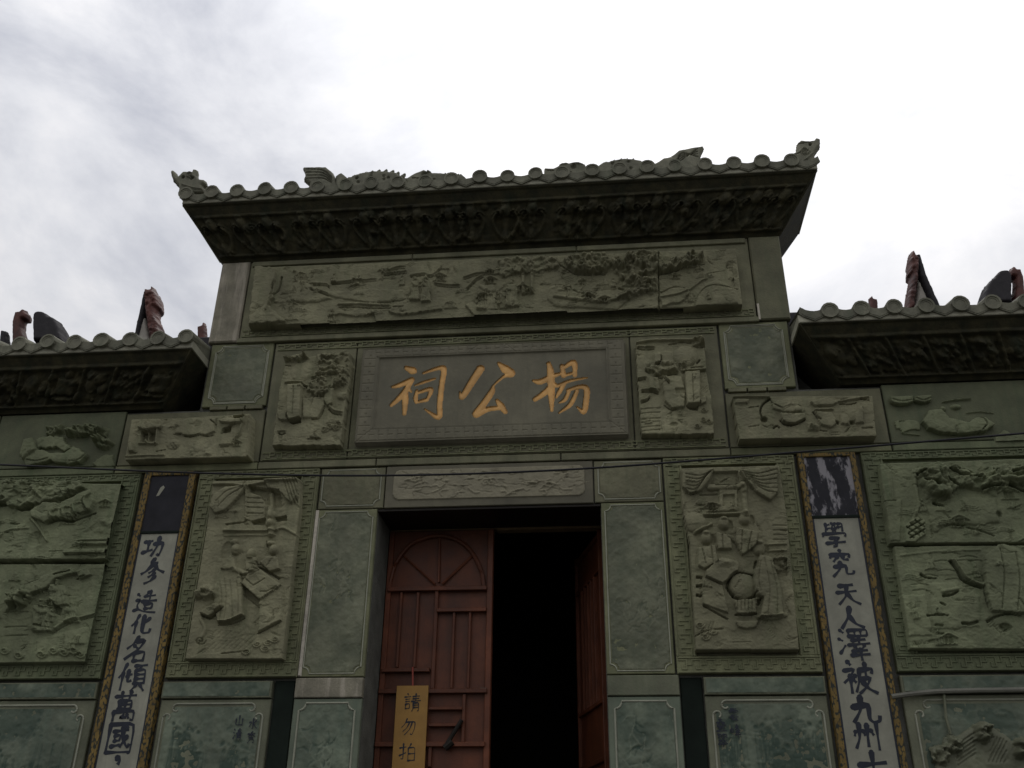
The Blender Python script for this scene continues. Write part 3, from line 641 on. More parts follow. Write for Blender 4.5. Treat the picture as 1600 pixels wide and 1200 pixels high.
# panel right of the door: moon drum and robed figures
f = panel(1.6, 2.46, 3.12, 4.72, (1060, 720, 3.527))
f.poly([(12, 38), (558, 22), (600, 300), (668, 1042), (95, 1042), (62, 450), (20, 250)], BASE, .012, lift=.85)
cl = [(18, 62), (195, 48), (172, 110), (122, 172), (62, 187), (20, 150)]; cr = [(335, 58), (545, 32), (545, 182), (505, 226), (432, 182), (372, 112)]
f.poly(cl, .04, .03); f.poly(cr, .045, .03)
for k in range(6): f.line([(185-k*6, 60+k*4), (120-k*6, 90+k*18), (40, 80+k*20)], 8, -.014); f.line([(350+k*5, 65+k*8), (430+k*8, 80+k*18), (540, 55+k*26)], 8, -.015)
f.poly([(190, 60), (330, 55), (340, 125), (175, 130)], -.03, .01, lift=.9); f.line([(175, 150), (345, 140)], 40, .03); f.line([(205, 137), (325, 132)], 12, -.045)
for z in (185, 240, 262): f.line([(118, z+3), (215, z)], 10, -.018)
f.poly([(225, 165), (325, 160), (325, 275), (225, 280)], .015, .01); f.poly([(245, 190), (310, 187), (310, 250), (245, 252)], -.02, .008, lift=.9)
f.line([(355, 130), (362, 200), (372, 300)], 36, .03); f.ball((355, 155), 28, .02)
f.line([(140, 297), (340, 291)], 13, .024); f.line([(140, 312), (340, 306)], 9, -.02)
f.hatch([(520, 330), (595, 330), (600, 440), (525, 440)], (1, 0), 26, 8, -.012)
f.ball((92, 340), 60, .032, 58); f.line([(90, 400), (180, 350)], 16, .025)
for (hx, hz, r) in ((152, 428, 31), (250, 350, 30), (365, 322, 32), (443, 485, 34)): f.ball((hx, hz), r, .05, r*1.15); f.ball((hx, hz-r), r*.75, .035, r*.5); f.ball((hx+r*1.2, hz+r*.2), r*.5, -.02, r)
f.poly([(105, 482), (200, 470), (218, 560), (140, 600), (108, 580)], .038, .03); f.poly([(205, 395), (285, 415), (295, 490), (215, 490)], .035, .03); f.poly([(322, 372), (440, 398), (425, 470), (350, 525), (312, 450)], .042, .04)
for q in ([(130, 490), (150, 570)], [(180, 480), (190, 560)], [(240, 410), (245, 485)], [(350, 390), (345, 500)], [(400, 400), (380, 500)]): f.line(q, 9, -.016)
f.poly([(412, 622), (448, 522), (512, 538), (562, 700), (575, 858), (448, 862), (470, 760), (425, 740)], .05, .045)
for q in ([(470, 545), (500, 700), (490, 850)], [(505, 560), (540, 720), (540, 855)], [(450, 560), (440, 660), (450, 730)]): f.line(q, 9, -.009)
f.line([(440, 860), (520, 868), (590, 850)], 22, .02); f.line([(430, 560), (425, 590)], 30, -.03)
f.poly([(150, 612), (232, 540), (330, 562), (330, 612), (242, 682), (150, 640)], .045, .008, lift=.9); f.poly([(135, 645), (242, 690), (275, 842), (132, 790)], .026, .012, lift=.8)
for r in (46, 30, 14): f.ball((262, 570), r, .008, r*.55)
f.ball((355, 690), 70, .04, 72, 'add'); f.line([(300, 745), (268, 700), (278, 660), (300, 632), (335, 617), (410, 632)], 22, -.045, 16); f.line([(305, 742), (300, 752), (330, 762)], 14, -.03); f.line([(430, 730), (415, 752), (390, 760)], 16, -.03)
f.poly([(305, 772), (432, 762), (426, 842), (325, 848)], .034, .012, lift=.8); f.hatch([(310, 775), (428, 765), (424, 825), (325, 830)], (0, 1), 20, 8, -.012); f.line([(315, 850), (430, 845)], 12, -.03); f.poly([(435, 765), (462, 755), (450, 790), (435, 800)], -.04, .01, lift=.8)
f.poly([(315, 885), (440, 885), (425, 918), (375, 928), (330, 918)], .026, .02)
for z in (642, 690, 742): f.poly([(98, z-9), (132, z-6), (130, z+9), (98, z+6)], -.045, .006, lift=.9)
f.line([(140, 800), (270, 872)], 13, -.03, sm=False); f.line([(500, 462), (592, 458)], 11, .02); f.line([(500, 497), (592, 493)], 11, .02); f.poly([(520, 540), (598, 545), (600, 630), (545, 640)], -.028, .02, wob=.005); f.leaves([(525, 530), (600, 530), (600, 590), (530, 600)], 14, 16, .025, .01)
for c in ((120, 905), (150, 970), (190, 940), (135, 940)): f.swirl(c, 26, .014)
f.line([(95, 965), (160, 935), (245, 925)], 10, -.016); f.line([(300, 1000), (400, 997)], 9, -.008)
f.amp(); f.scenery(int(f.nx*f.nz*f.res**2*(24 if f.nx*f.res > 4 else 13 if f.nx*f.res > 2 else 5)), f.nx, .1 if f.nx*f.res > 2 else .08); f.strata(.010, 26, 4, 15); f.strata(.005, 11, 3, 15+3, 1.4); f.busy(int(BUSY*f.nx*f.nz/1000), 15); f.grain(.003, 12, 15); f.grain(.0016, 3, 16)
f.mesh('relief_panel', M['relief'], gate, .0)['label'] = 'deep carved panel of robed figures round a drum under draped curtains'
# small panels either side of the name
f = panel(-2.0, -1.3, 4.98, 6.0, (400, 520, 6))
f.poly([(145, 1048), (170, 860), (215, 520), (250, 330), (265, 235), (380, 205), (520, 215), (700, 185), (885, 182), (868, 480), (812, 830), (788, 1048)], .10, .01, lift=.85, wob=.003)
f.leaves([(255, 240), (400, 205), (470, 200), (480, 235), (400, 262), (280, 262)], 26, 26, .03, .03, .6); f.line([(280, 238), (400, 255)], 16, -.035); f.line([(275, 300), (320, 306)], 14, -.03)
f.ball((430, 360), 122, .016, 112)
f.leaves([(560, 210), (880, 182), (870, 330), (850, 480), (740, 500), (690, 560), (590, 600), (470, 540), (560, 420), (600, 330)], 90, 34, .04, .03, .55)
for q in ([(620, 262), (770, 250)], [(520, 430), (640, 405), (750, 400)], [(580, 455), (640, 460)], [(735, 490), (820, 492)], [(575, 600), (640, 560), (700, 520)], [(440, 490), (480, 515)]): f.line(q, 20, -.04, 14); f.line([(a, b-22) for a, b in q], 16, .02)
f.line([(275, 462), (360, 455), (435, 458)], 22, .025); f.line([(305, 490), (430, 485)], 14, .02)
f.poly([(302, 498), (436, 492), (420, 800), (322, 832), (300, 790)], .055, .015, lift=.8); f.poly([(312, 835), (415, 800), (415, 838), (340, 856)], -.05, .01, lift=.9); f.line([(362, 520), (355, 780)], 12, -.014)
f.poly([(440, 620), (560, 600), (645, 610), (640, 700), (575, 800), (440, 795)], .024, .04); f.line([(520, 810), (590, 795), (640, 690)], 12, -.02)
f.poly([(655, 545), (730, 522), (720, 665), (672, 690), (640, 640)], .035, .03); f.ball((805, 590), 55, .03, 45); f.line([(680, 712), (720, 750), (795, 765)], 24, -.035, 18); f.line([(690, 690), (740, 725), (800, 735)], 24, .025)
f.poly([(200, 745), (240, 725), (290, 740), (280, 800), (310, 830), (220, 828)], .03, .02, wob=.005); f.line([(205, 935), (235, 950), (268, 938)], 16, -.035); f.line([(205, 915), (270, 915)], 18, .02)
for c in ((740, 880), (690, 870), (780, 850), (640, 900)): f.swirl(c, 40, .016)
f.poly([(500, 975), (540, 930), (590, 960), (600, 985)], .02, .02); f.line([(480, 990), (600, 990)], 14, -.02)
f.amp(); f.scenery(int(f.nx*f.nz*f.res**2*(24 if f.nx*f.res > 4 else 13 if f.nx*f.res > 2 else 5)), f.nx, .1 if f.nx*f.res > 2 else .08); f.strata(.010, 26, 4, 25); f.strata(.005, 11, 3, 25+3, 1.4); f.busy(int(BUSY*f.nx*f.nz/1000), 25); f.grain(.003, 12, 25); f.grain(.0016, 3, 26)
f.mesh('relief_panel', M['relief'], gate, -.001)['label'] = 'small carved panel with hanging scroll box and gnarled branches'
f = panel(1.3, 1.98, 4.97, 5.97, (970, 510, 6))
f.poly([(192, 1003), (180, 740), (150, 480), (140, 150), (240, 122), (500, 115), (712, 112), (792, 160), (800, 420), (850, 640), (878, 1003)], .10, .01, lift=.85, wob=.003)
f.line([(145, 150), (300, 128), (500, 125), (745, 125)], 34, .03); f.line([(155, 205), (225, 215), (310, 208)], 18, -.04); f.line([(160, 185), (310, 185)], 22, .025); f.line([(450, 165), (560, 150), (660, 152)], 16, -.03); f.line([(680, 180), (730, 195), (790, 186)], 14, -.035); f.leaves([(680, 120), (760, 130), (795, 170), (700, 170)], 16, 24, .03, .015)
f.ball((605, 275), 122, .03, 112); f.poly([(310, 262), (378, 250), (372, 345), (320, 362)], .035, .03); f.line([(300, 365), (370, 350), (380, 260)], 14, -.03)
f.line([(580, 412), (700, 405), (800, 398)], 26, .03); f.line([(590, 428), (700, 425), (800, 418)], 14, -.03); f.line([(660, 380), (720, 375), (775, 375)], 14, -.035); f.line([(715, 340), (740, 310)], 30, -.03)
f.poly([(598, 442), (742, 432), (744, 735), (622, 742)], .055, .015, lift=.8); f.poly([(612, 742), (730, 738), (720, 785), (650, 775)], -.05, .01, lift=.9); f.line([(670, 470), (680, 720)], 12, -.014); f.poly([(745, 670), (800, 655), (805, 710), (750, 740)], .03, .02)
f.poly([(392, 482), (565, 470), (605, 600), (595, 755), (480, 772), (412, 700)], .035, .05); f.line([(410, 735), (470, 775), (520, 775)], 16, -.03); f.poly([(510, 590), (605, 585), (605, 635), (515, 640)], -.02, .01)
for q in ([(235, 410), (270, 435)], [(320, 470), (400, 490), (450, 545)], [(330, 462), (420, 455), (530, 440)], [(155, 505), (230, 495)], [(200, 612), (290, 608), (350, 628)], [(195, 712), (240, 700), (268, 670)]): f.line(q, 20, -.038, 12); f.line([(a, b-24) for a, b in q], 24, .026)
f.leaves([(250, 330), (420, 320), (540, 360), (520, 420), (400, 440), (280, 420)], 26, 32, .03, .015); f.ball((485, 400), 40, .02); f.poly([(260, 470), (350, 480), (370, 590), (270, 600)], .02, .03)
for c in ((775, 870), (830, 890), (780, 780), (720, 930)): f.swirl(c, 34, .018)
for z in (760, 800, 855, 885, 930, 965): f.line([(190, z+10), (280, z), (370, z-4)], 12, -.012, 6)
f.ball((500, 912), 40, -.02, 26); f.line([(540, 870), (580, 868)], 14, -.02)
f.amp(); f.scenery(int(f.nx*f.nz*f.res**2*(24 if f.nx*f.res > 4 else 13 if f.nx*f.res > 2 else 5)), f.nx, .1 if f.nx*f.res > 2 else .08); f.strata(.010, 26, 4, 35); f.strata(.005, 11, 3, 35+3, 1.4); f.busy(int(BUSY*f.nx*f.nz/1000), 35); f.grain(.003, 12, 35); f.grain(.0016, 3, 36)
f.mesh('relief_panel', M['relief'], gate, -.001)['label'] = 'small carved panel with round moon window, vases and scroll box'
# wide scenes below the corner slabs
f = panel(-3.34, -2.14, 4.88, 5.4, (180, 630, 6.667), -.13)
f.poly([(165, 165), (700, 150), (1400, 105), (1385, 555), (95, 592)], .13, .01, lift=.88)
f.poly([(240, 255), (300, 225), (330, 180), (380, 215), (500, 240), (480, 268), (300, 285)], .035, .015); f.poly([(270, 290), (420, 288), (412, 390), (262, 402)], -.06, .008, lift=.9); f.line([(345, 290), (335, 410)], 22, .055); f.line([(445, 275), (430, 420)], 26, .03); f.line([(250, 420), (430, 425)], 22, .025)
f.poly([(140, 440), (180, 400), (200, 500), (150, 510)], .03, .02); f.line([(110, 555), (300, 545), (510, 540)], 18, .02); f.line([(150, 520), (220, 515)], 14, -.02); f.line([(420, 500), (520, 482)], 16, -.018)
f.poly([(640, 190), (820, 160), (1030, 170), (1045, 300), (950, 335), (760, 340), (630, 320)], .022, .03); f.line([(720, 345), (790, 350), (880, 330), (960, 345), (1020, 335)], 16, -.03); f.line([(610, 325), (700, 325)], 12, -.025)
f.ball((605, 430), 78, .02, 60); f.line([(1000, 180), (1050, 225)], 20, -.03)
f.poly([(1085, 190), (1180, 160), (1340, 175), (1345, 205), (1200, 215), (1110, 205)], .035, .012); f.line([(1240, 135), (1345, 128)], 20, .03); f.line([(1240, 150), (1345, 145)], 10, -.03); f.poly([(1120, 258), (1215, 228), (1200, 300), (1098, 318)], -.06, .01, lift=.9); f.line([(1350, 130), (1290, 320), (1240, 380)], 26, .03); f.line([(1400, 120), (1380, 540)], 24, .02); f.line([(1090, 430), (1230, 425)], 16, .024); f.line([(1100, 452), (1180, 450)], 14, -.025)
f.leaves([(760, 430), (860, 400), (1000, 470), (1000, 540), (780, 545)], 14, 30, .012, .003)
f.amp(); f.scenery(int(f.nx*f.nz*f.res**2*(24 if f.nx*f.res > 4 else 13 if f.nx*f.res > 2 else 5)), f.nx, .1 if f.nx*f.res > 2 else .08); f.strata(.010, 26, 4, 45); f.strata(.005, 11, 3, 45+3, 1.4); f.busy(int(BUSY*f.nx*f.nz/1000), 45); f.grain(.003, 12, 45); f.grain(.0016, 3, 46)
f.mesh('relief_panel', M['relief'], gate, .0)['label'] = 'wide carved scene of pavilions with dark doorways'
f = panel(2.12, 3.32, 4.88, 5.41, (1130, 590, 5.926), -.13)
f.poly([(85, 175), (700, 165), (1385, 165), (1425, 540), (150, 572)], .13, .01, lift=.88)
f.line([(95, 182), (300, 178), (420, 182)], 20, .03); f.poly([(110, 200), (240, 200), (230, 240), (115, 245)], .02, .02, wob=.006); f.line([(430, 195), (365, 250), (345, 310), (355, 360)], 34, -.05, 20); f.ball((380, 385), 34, -.05, 28); f.line([(430, 195), (470, 250), (540, 285)], 20, -.03, 12)
f.poly([(440, 240), (520, 215), (640, 235), (760, 300), (740, 330), (540, 320), (470, 290)], .022, .03, wob=.004); f.poly([(530, 335), (640, 345), (750, 335), (762, 385), (700, 425), (600, 432), (545, 410)], .035, .03); f.line([(530, 400), (570, 432), (650, 440), (755, 392)], 22, -.045)
f.ball((690, 300), 36, .02); f.line([(470, 465), (495, 445), (520, 462)], 24, -.03); f.line([(240, 275), (330, 265)], 14, -.02); f.line([(235, 455), (330, 440)], 12, -.014)
f.poly([(800, 225), (960, 190), (1060, 235), (1010, 262), (840, 265)], .03, .02); f.line([(850, 298), (1010, 295)], 24, .025); f.line([(1080, 245), (1180, 245), (1230, 235)], 18, -.045); f.line([(1270, 200), (1350, 208)], 16, -.045); f.line([(1070, 220), (1340, 180)], 24, .025)
f.poly([(850, 320), (1000, 330), (1060, 420), (1000, 470), (900, 440)], .03, .05); f.line([(835, 320), (870, 370), (900, 395)], 20, -.035); f.ball((1055, 415), 22, -.04); f.ball((1195, 415), 22, -.04); f.poly([(1080, 340), (1150, 350), (1170, 440), (1090, 430)], .025, .03); f.poly([(1210, 340), (1290, 260), (1310, 420), (1230, 440)], .025, .03, wob=.006)
f.line([(900, 488), (960, 495)], 14, -.03); f.line([(1290, 462), (1380, 462)], 20, -.03); f.leaves([(780, 420), (900, 450), (880, 490), (780, 490)], 12, 26, .02, .008)
f.amp(); f.scenery(int(f.nx*f.nz*f.res**2*(24 if f.nx*f.res > 4 else 13 if f.nx*f.res > 2 else 5)), f.nx, .1 if f.nx*f.res > 2 else .08); f.strata(.010, 26, 4, 55); f.strata(.005, 11, 3, 55+3, 1.4); f.busy(int(BUSY*f.nx*f.nz/1000), 55); f.grain(.003, 12, 55); f.grain(.0016, 3, 56)
f.mesh('relief_panel', M['relief'], gate, .0)['label'] = 'wide carved scene with peak, boat-shaped bowl and eaves'
# free carvings on the outer upper slabs
f = panel(-4.6, -3.42, 4.87, 5.4, (0, 630, 7.27), -.06)
f.leaves([(500, 260), (620, 220), (700, 235), (690, 300), (560, 340), (500, 320)], 30, 34, .03, .012); f.leaves([(715, 330), (760, 270), (960, 220), (1180, 260), (1190, 345), (1040, 340), (930, 352), (730, 365)], 70, 34, .045, .035, .7)
f.leaves([(1050, 420), (1150, 385), (1260, 420), (1225, 490), (1100, 490), (1060, 480)], 40, 30, .045, .03)
f.poly([(395, 400), (480, 360), (700, 365), (730, 440), (800, 490), (720, 535), (620, 490), (500, 500), (410, 490)], .045, .05, wob=.006)
f.poly([(230, 640), (330, 520), (440, 520), (560, 550), (720, 560), (830, 480), (920, 530), (980, 590), (900, 660), (760, 690), (560, 640), (470, 670), (300, 705)], .065, .06, wob=.005); f.line([(300, 640), (420, 650), (540, 620)], 24, -.02); f.line([(600, 500), (700, 545), (790, 500)], 20, -.03); f.line([(780, 650), (880, 640), (980, 560)], 20, -.02)
f.poly([(1000, 660), (1180, 560), (1260, 560), (1270, 690), (1100, 700)], .02, .03, wob=.006)
f.poly([(180, 560), (230, 380), (330, 360), (420, 520), (260, 640)], .03, .05, lift=.1)
f.amp(); f.scenery(int(f.nx*f.nz*f.res**2*(24 if f.nx*f.res > 4 else 13 if f.nx*f.res > 2 else 5)), f.nx, .1 if f.nx*f.res > 2 else .08); f.strata(.010, 26, 4, 65); f.strata(.005, 11, 3, 65+3, 1.4); f.busy(int(BUSY*f.nx*f.nz/1000), 65); f.grain(.003, 12, 65); f.grain(.0016, 3, 66); f.mesh('relief_carving', M['relief_g'], wing[-1], .0)['label'] = 'free carved rocks and pine clumps'
f = panel(3.42, 4.62, 4.87, 5.4, (1370, 590, 6.957), -.06)
f.poly([(150, 200), (400, 185), (405, 250), (330, 278), (230, 275), (165, 255)], .055, .03); f.poly([(410, 190), (600, 175), (605, 235), (520, 262), (425, 240)], .055, .03); f.line([(180, 225), (280, 250), (390, 230)], 14, -.02); f.line([(430, 205), (510, 235), (600, 205)], 14, -.02)
f.line([(740, 235), (830, 220), (920, 210), (1040, 205)], 18, .03, 10); f.ball((880, 290), 60, .035, 34); f.ball((740, 310), 34, .03, 34)
f.poly([(500, 470), (560, 350), (700, 330), (800, 430), (1000, 475), (1100, 420), (1190, 430), (1290, 500), (1200, 570), (1000, 600), (700, 590), (560, 540)], .065, .06, wob=.003); f.line([(720, 330), (800, 420), (1010, 475)], 22, -.035); f.line([(1040, 420), (1150, 435), (1200, 500), (1150, 560)], 18, -.03)
f.poly([(210, 440), (330, 430), (480, 450), (490, 540), (300, 560), (215, 520)], .02, .03, wob=.006); f.line([(260, 450), (320, 445)], 16, -.025); f.line([(300, 575), (480, 595)], 18, .02); f.line([(1000, 355), (1130, 340), (1290, 355)], 14, .02)
f.poly([(1300, 640), (1400, 540), (1500, 600), (1650, 560), (1650, 690), (1320, 690)], .03, .05, wob=.006)
f.amp(); f.scenery(int(f.nx*f.nz*f.res**2*(24 if f.nx*f.res > 4 else 13 if f.nx*f.res > 2 else 5)), f.nx, .1 if f.nx*f.res > 2 else .08); f.strata(.010, 26, 4, 75); f.strata(.005, 11, 3, 75+3, 1.4); f.busy(int(BUSY*f.nx*f.nz/1000), 75); f.grain(.003, 12, 75); f.grain(.0016, 3, 76); f.mesh('relief_carving', M['relief_g'], wing[1], .0)['label'] = 'free carved boat-like form and cloud scallops'
# large outer panels, each of two blocks
f = panel(-5.42, -3.28, 3.1, 4.76, (0, 730, 3.635)); e0 = -760
f.poly([(e0, 70), (690, 92), (625, 520), (e0, 535)], .11, .012, lift=.85); f.poly([(e0, 545), (605, 545), (480, 1103), (e0, 1120)], .095, .012, lift=.85)
f.leaves([(e0, 55), (430, 60), (492, 122), (340, 188), (200, 212), (110, 240), (0, 200), (-200, 230), (e0, 190)], 300, 30, .03, .045, .4)
for k in range(26): a = rng.uniform(-400, 380); z = rng.uniform(75, 175); f.line([(a, z), (a+70, z-5)], 7, -.02)
f.poly([(330, 192), (445, 152), (430, 178), (360, 208)], -.06, .01, lift=.9); f.poly([(95, 240), (200, 212), (180, 245), (120, 250)], -.06, .01, lift=.9); f.poly([(-80, 205), (55, 205), (40, 222), (-60, 225)], -.05, .01, lift=.9)
f.poly([(180, 262), (262, 205), (345, 215), (440, 170), (530, 130), (548, 200), (520, 255), (450, 265), (400, 305), (330, 290), (262, 325), (200, 292)], .05, .03, wob=.004)
for q in ([(370, 300), (360, 250), (400, 240)], [(430, 280), (420, 230), (460, 215)], [(300, 300), (290, 270), (330, 250)], [(500, 250), (480, 200), (520, 160)]): f.line(q, 20, -.025, 8); f.line([(a+16, b-4) for a, b in q], 18, .025, 8)
f.line([(270, 320), (340, 300), (400, 310), (460, 290), (540, 262)], 18, -.035); f.line([(180, 290), (220, 340), (270, 420)], 20, .03, 10); f.line([(65, 322), (105, 325)], 18, -.035); f.line([(0, 378), (60, 374)], 9, -.015)
f.poly([(e0, 330), (0, 300), (100, 318), (180, 335), (215, 430), (215, 535), (e0, 535)], .02, .06, lift=.2, wob=.004); f.ball((200, 410), 36, -.025, 50); f.line([(0, 400), (60, 360), (170, 350)], 14, .014)
f.poly([(440, 412), (625, 402), (620, 442), (440, 442)], .03, .008); f.poly([(365, 470), (612, 468), (605, 500), (365, 498)], .035, .008); f.line([(450, 425), (615, 420)], 10, -.03); f.line([(370, 496), (600, 494)], 12, -.05); f.line([(275, 476), (360, 474)], 10, -.02); f.line([(220, 527), (400, 530), (660, 522)], 13, -.07); f.leaves([(560, 300), (640, 310), (630, 380), (570, 370)], 12, 24, .01, .004)
f.poly([(110, 690), (230, 628), (300, 600), (410, 575), (430, 600), (310, 640), (270, 690), (180, 725)], .04, .02, wob=.004); f.line([(120, 680), (170, 655), (230, 635)], 22, -.045); f.line([(310, 612), (400, 590)], 14, -.035); f.leaves([(40, 755), (75, 710), (150, 700), (180, 740), (120, 792), (55, 792)], 40, 26, .045, .03, .5)
f.poly([(430, 590), (500, 570), (520, 610), (450, 635)], .03, .02); f.line([(430, 632), (480, 615)], 14, -.03); f.figure(235, 750, 930, 110, .035); f.figure(330, 640, 780, 110, .03, -1); f.figure(405, 770, 880, 80, .03, -1); f.figure(-120, 640, 1000, 170, .045); f.figure(-330, 660, 1010, 170, .045, -1)
f.poly([(300, 770), (345, 800), (335, 840), (300, 820)], -.04, .02); f.line([(195, 895), (235, 900)], 18, -.03); f.line([(280, 930), (380, 870), (530, 830)], 24, .02, 10); f.line([(290, 945), (390, 885), (530, 845)], 12, -.015)
for z in (822, 905, 955): f.line([(20, z), (150, z-4)], 8, -.014)
f.poly([(200, 980), (330, 940), (500, 900), (470, 1060), (200, 1070)], .01, .06, lift=.1)
for c in ((300, 1040), (360, 1050), (420, 1040), (450, 1060), (230, 1060), (100, 1065), (20, 1040)): f.swirl(c, 30, .016)
f.amp(); f.scenery(int(f.nx*f.nz*f.res**2*(24 if f.nx*f.res > 4 else 13 if f.nx*f.res > 2 else 5)), f.nx, .1 if f.nx*f.res > 2 else .08); f.strata(.010, 26, 4, 85); f.strata(.005, 11, 3, 85+3, 1.4); f.busy(int(BUSY*f.nx*f.nz/1000), 85); f.grain(.003, 12, 85); f.grain(.0016, 3, 86); f.mesh('relief_panel', M['relief_g'], wing[-1], .0)['label'] = 'large two-block carving of pine canopy above robed figures'
f = panel(3.2, 5.42, 3.1, 4.76, (1370, 690, 3.335)); e1 = 1560
f.poly([(15, 112), (e1, 60), (e1, 520), (68, 530)], .11, .012, lift=.85); f.poly([(92, 540), (e1, 528), (e1, 1080), (178, 1076)], .095, .012, lift=.85)
f.leaves([(205, 155), (300, 128), (385, 130), (540, 190), (600, 142), (800, 108), (e1, 90), (e1, 250), (900, 250), (700, 222), (560, 262), (420, 240), (360, 300), (280, 282), (230, 222)], 260, 34, .035, .04, .5)
for q in ([(375, 150), (450, 185), (530, 195)], [(365, 200), (420, 235)], [(545, 250), (640, 230)], [(690, 225), (780, 262)], [(245, 210), (320, 232)], [(700, 165), (790, 160)], [(300, 320), (345, 340)], [(215, 175), (250, 160)]): f.line(q, 26, -.06, 18)
f.poly([(600, 145), (640, 140), (640, 190), (600, 190)], -.06, .012, lift=.9); f.line([(385, 135), (470, 150), (545, 195)], 16, .03); f.line([(540, 240), (610, 200), (740, 205), (800, 190)], 22, .035)
f.line([(190, 170), (205, 260), (215, 340), (180, 420)], 26, .02, 14); f.poly([(45, 310), (125, 305), (120, 520), (70, 520)], .012, .02, wob=.004); f.line([(45, 310), (100, 308)], 9, -.02); f.line([(72, 150), (85, 300)], 10, .01)
f.poly([(145, 440), (215, 390), (255, 420), (250, 480), (200, 520), (145, 530)], .03, .015, wob=.005); f.hatch([(148, 440), (215, 395), (252, 425), (245, 480), (170, 520)], (1, .7), 26, 10, -.03); f.hatch([(148, 440), (215, 395), (252, 425), (245, 480), (170, 520)], (1, -.6), 26, 10, -.03); f.line([(148, 540), (200, 540), (300, 534), (420, 532), (540, 530)], 13, -.06, 8)
f.poly([(250, 330), (330, 345), (440, 290), (620, 290), (640, 420), (500, 440), (360, 430), (300, 480)], .02, .05, lift=.15, wob=.006); f.line([(350, 440), (420, 435), (560, 470), (610, 490)], 14, -.02); f.ball((635, 378), 16, -.03)
f.line([(130, 590), (300, 570), (540, 560)], 12, .01)
for k in range(14): a = rng.uniform(140, 480); z = rng.uniform(560, 780); f.line([(a, z), (a+50, z-6), (a+90, z+2)], 8, -.01)
f.poly([(558, 600), (640, 530), (745, 560), (830, 700), (860, 900), (600, 885), (562, 740)], .04, .06, wob=.003); f.line([(560, 690), (570, 800), (590, 860)], 12, -.02)
for q in ([(640, 560), (660, 700), (650, 870)], [(720, 580), (740, 720), (730, 880)], [(800, 700), (800, 880)]): f.line(q, 10, -.015)
f.line([(392, 622), (420, 660), (450, 715), (500, 742), (552, 760)], 30, -.045, 18); f.line([(405, 612), (440, 665), (475, 708), (555, 745)], 14, .03); f.line([(235, 688), (265, 705), (312, 708)], 20, -.04, 10); f.line([(350, 802), (390, 797), (425, 780)], 22, -.04, 10); f.line([(345, 780), (420, 765)], 18, .02); f.line([(335, 838), (358, 850)], 16, -.025)
f.line([(265, 905), (320, 900), (372, 905)], 14, -.035, 8); f.line([(450, 945), (490, 948), (525, 938)], 22, -.03); f.line([(582, 935), (630, 908), (690, 895), (755, 905)], 20, -.035, 10); f.ball((675, 965), 30, -.03, 20); f.line([(310, 955), (345, 958)], 18, -.02); f.line([(315, 995), (352, 998)], 12, -.02); f.line([(740, 820), (767, 860)], 10, -.02)
f.poly([(125, 800), (255, 795), (290, 1010), (175, 1010)], .012, .02, wob=.004); f.figure(980, 380, 1000, 220, .05); f.poly([(270, 740), (420, 720), (540, 800), (540, 960), (300, 980)], .012, .06, lift=.1, wob=.005)
f.amp(); f.scenery(int(f.nx*f.nz*f.res**2*(24 if f.nx*f.res > 4 else 13 if f.nx*f.res > 2 else 5)), f.nx, .1 if f.nx*f.res > 2 else .08); f.strata(.010, 26, 4, 95); f.strata(.005, 11, 3, 95+3, 1.4); f.busy(int(BUSY*f.nx*f.nz/1000), 95); f.grain(.003, 12, 95); f.grain(.0016, 3, 96); f.mesh('relief_panel', M['relief_g'], wing[1], .0)['label'] = 'large two-block carving of cliff, tree and tall robed figure'
# pale panel on the lintel
def cutrect(f, x0, x1, z0, z1, c, h): f.poly([(x0+c, z0), (x1-c, z0), (x1-c*.35, z0+c*.35), (x1, z0+c), (x1, z1-c), (x1-c*.35, z1-c*.35), (x1-c, z1), (x0+c, z1), (x0+c*.35, z1-c*.35), (x0, z1-c), (x0, z0+c), (x0+c*.35, z0+c*.35)], h, .006, lift=.8)
f = RF(-.86, .86, 4.43, 4.77, .006); cutrect(f, -.825, .825, 4.462, 4.742, .05, .014)
for i in range(70):
    x, z = rng.uniform(-.76, .76), rng.uniform(4.5, 4.71); a = rng.uniform(-.6, .6)+(math.pi if rng.random() < .5 else 0); q = [(x, z)]
    for j in range(4): x += .035*math.cos(a); z += .02*math.sin(a); a += rng.normal(0, .7); q.append((x, min(max(z, 4.48), 4.725)))
    f.line(q, .02, .008 if rng.random() < .6 else -.006, .006)
for x in (-.02, .03): f.swirl((x, 4.6), .05, .007)
f.grain(.003, 4, 99); f.mesh('dragon_panel', M['pale'], gate, -.006)['label'] = 'pale chamfered panel of shallow curling carving over the doorway'
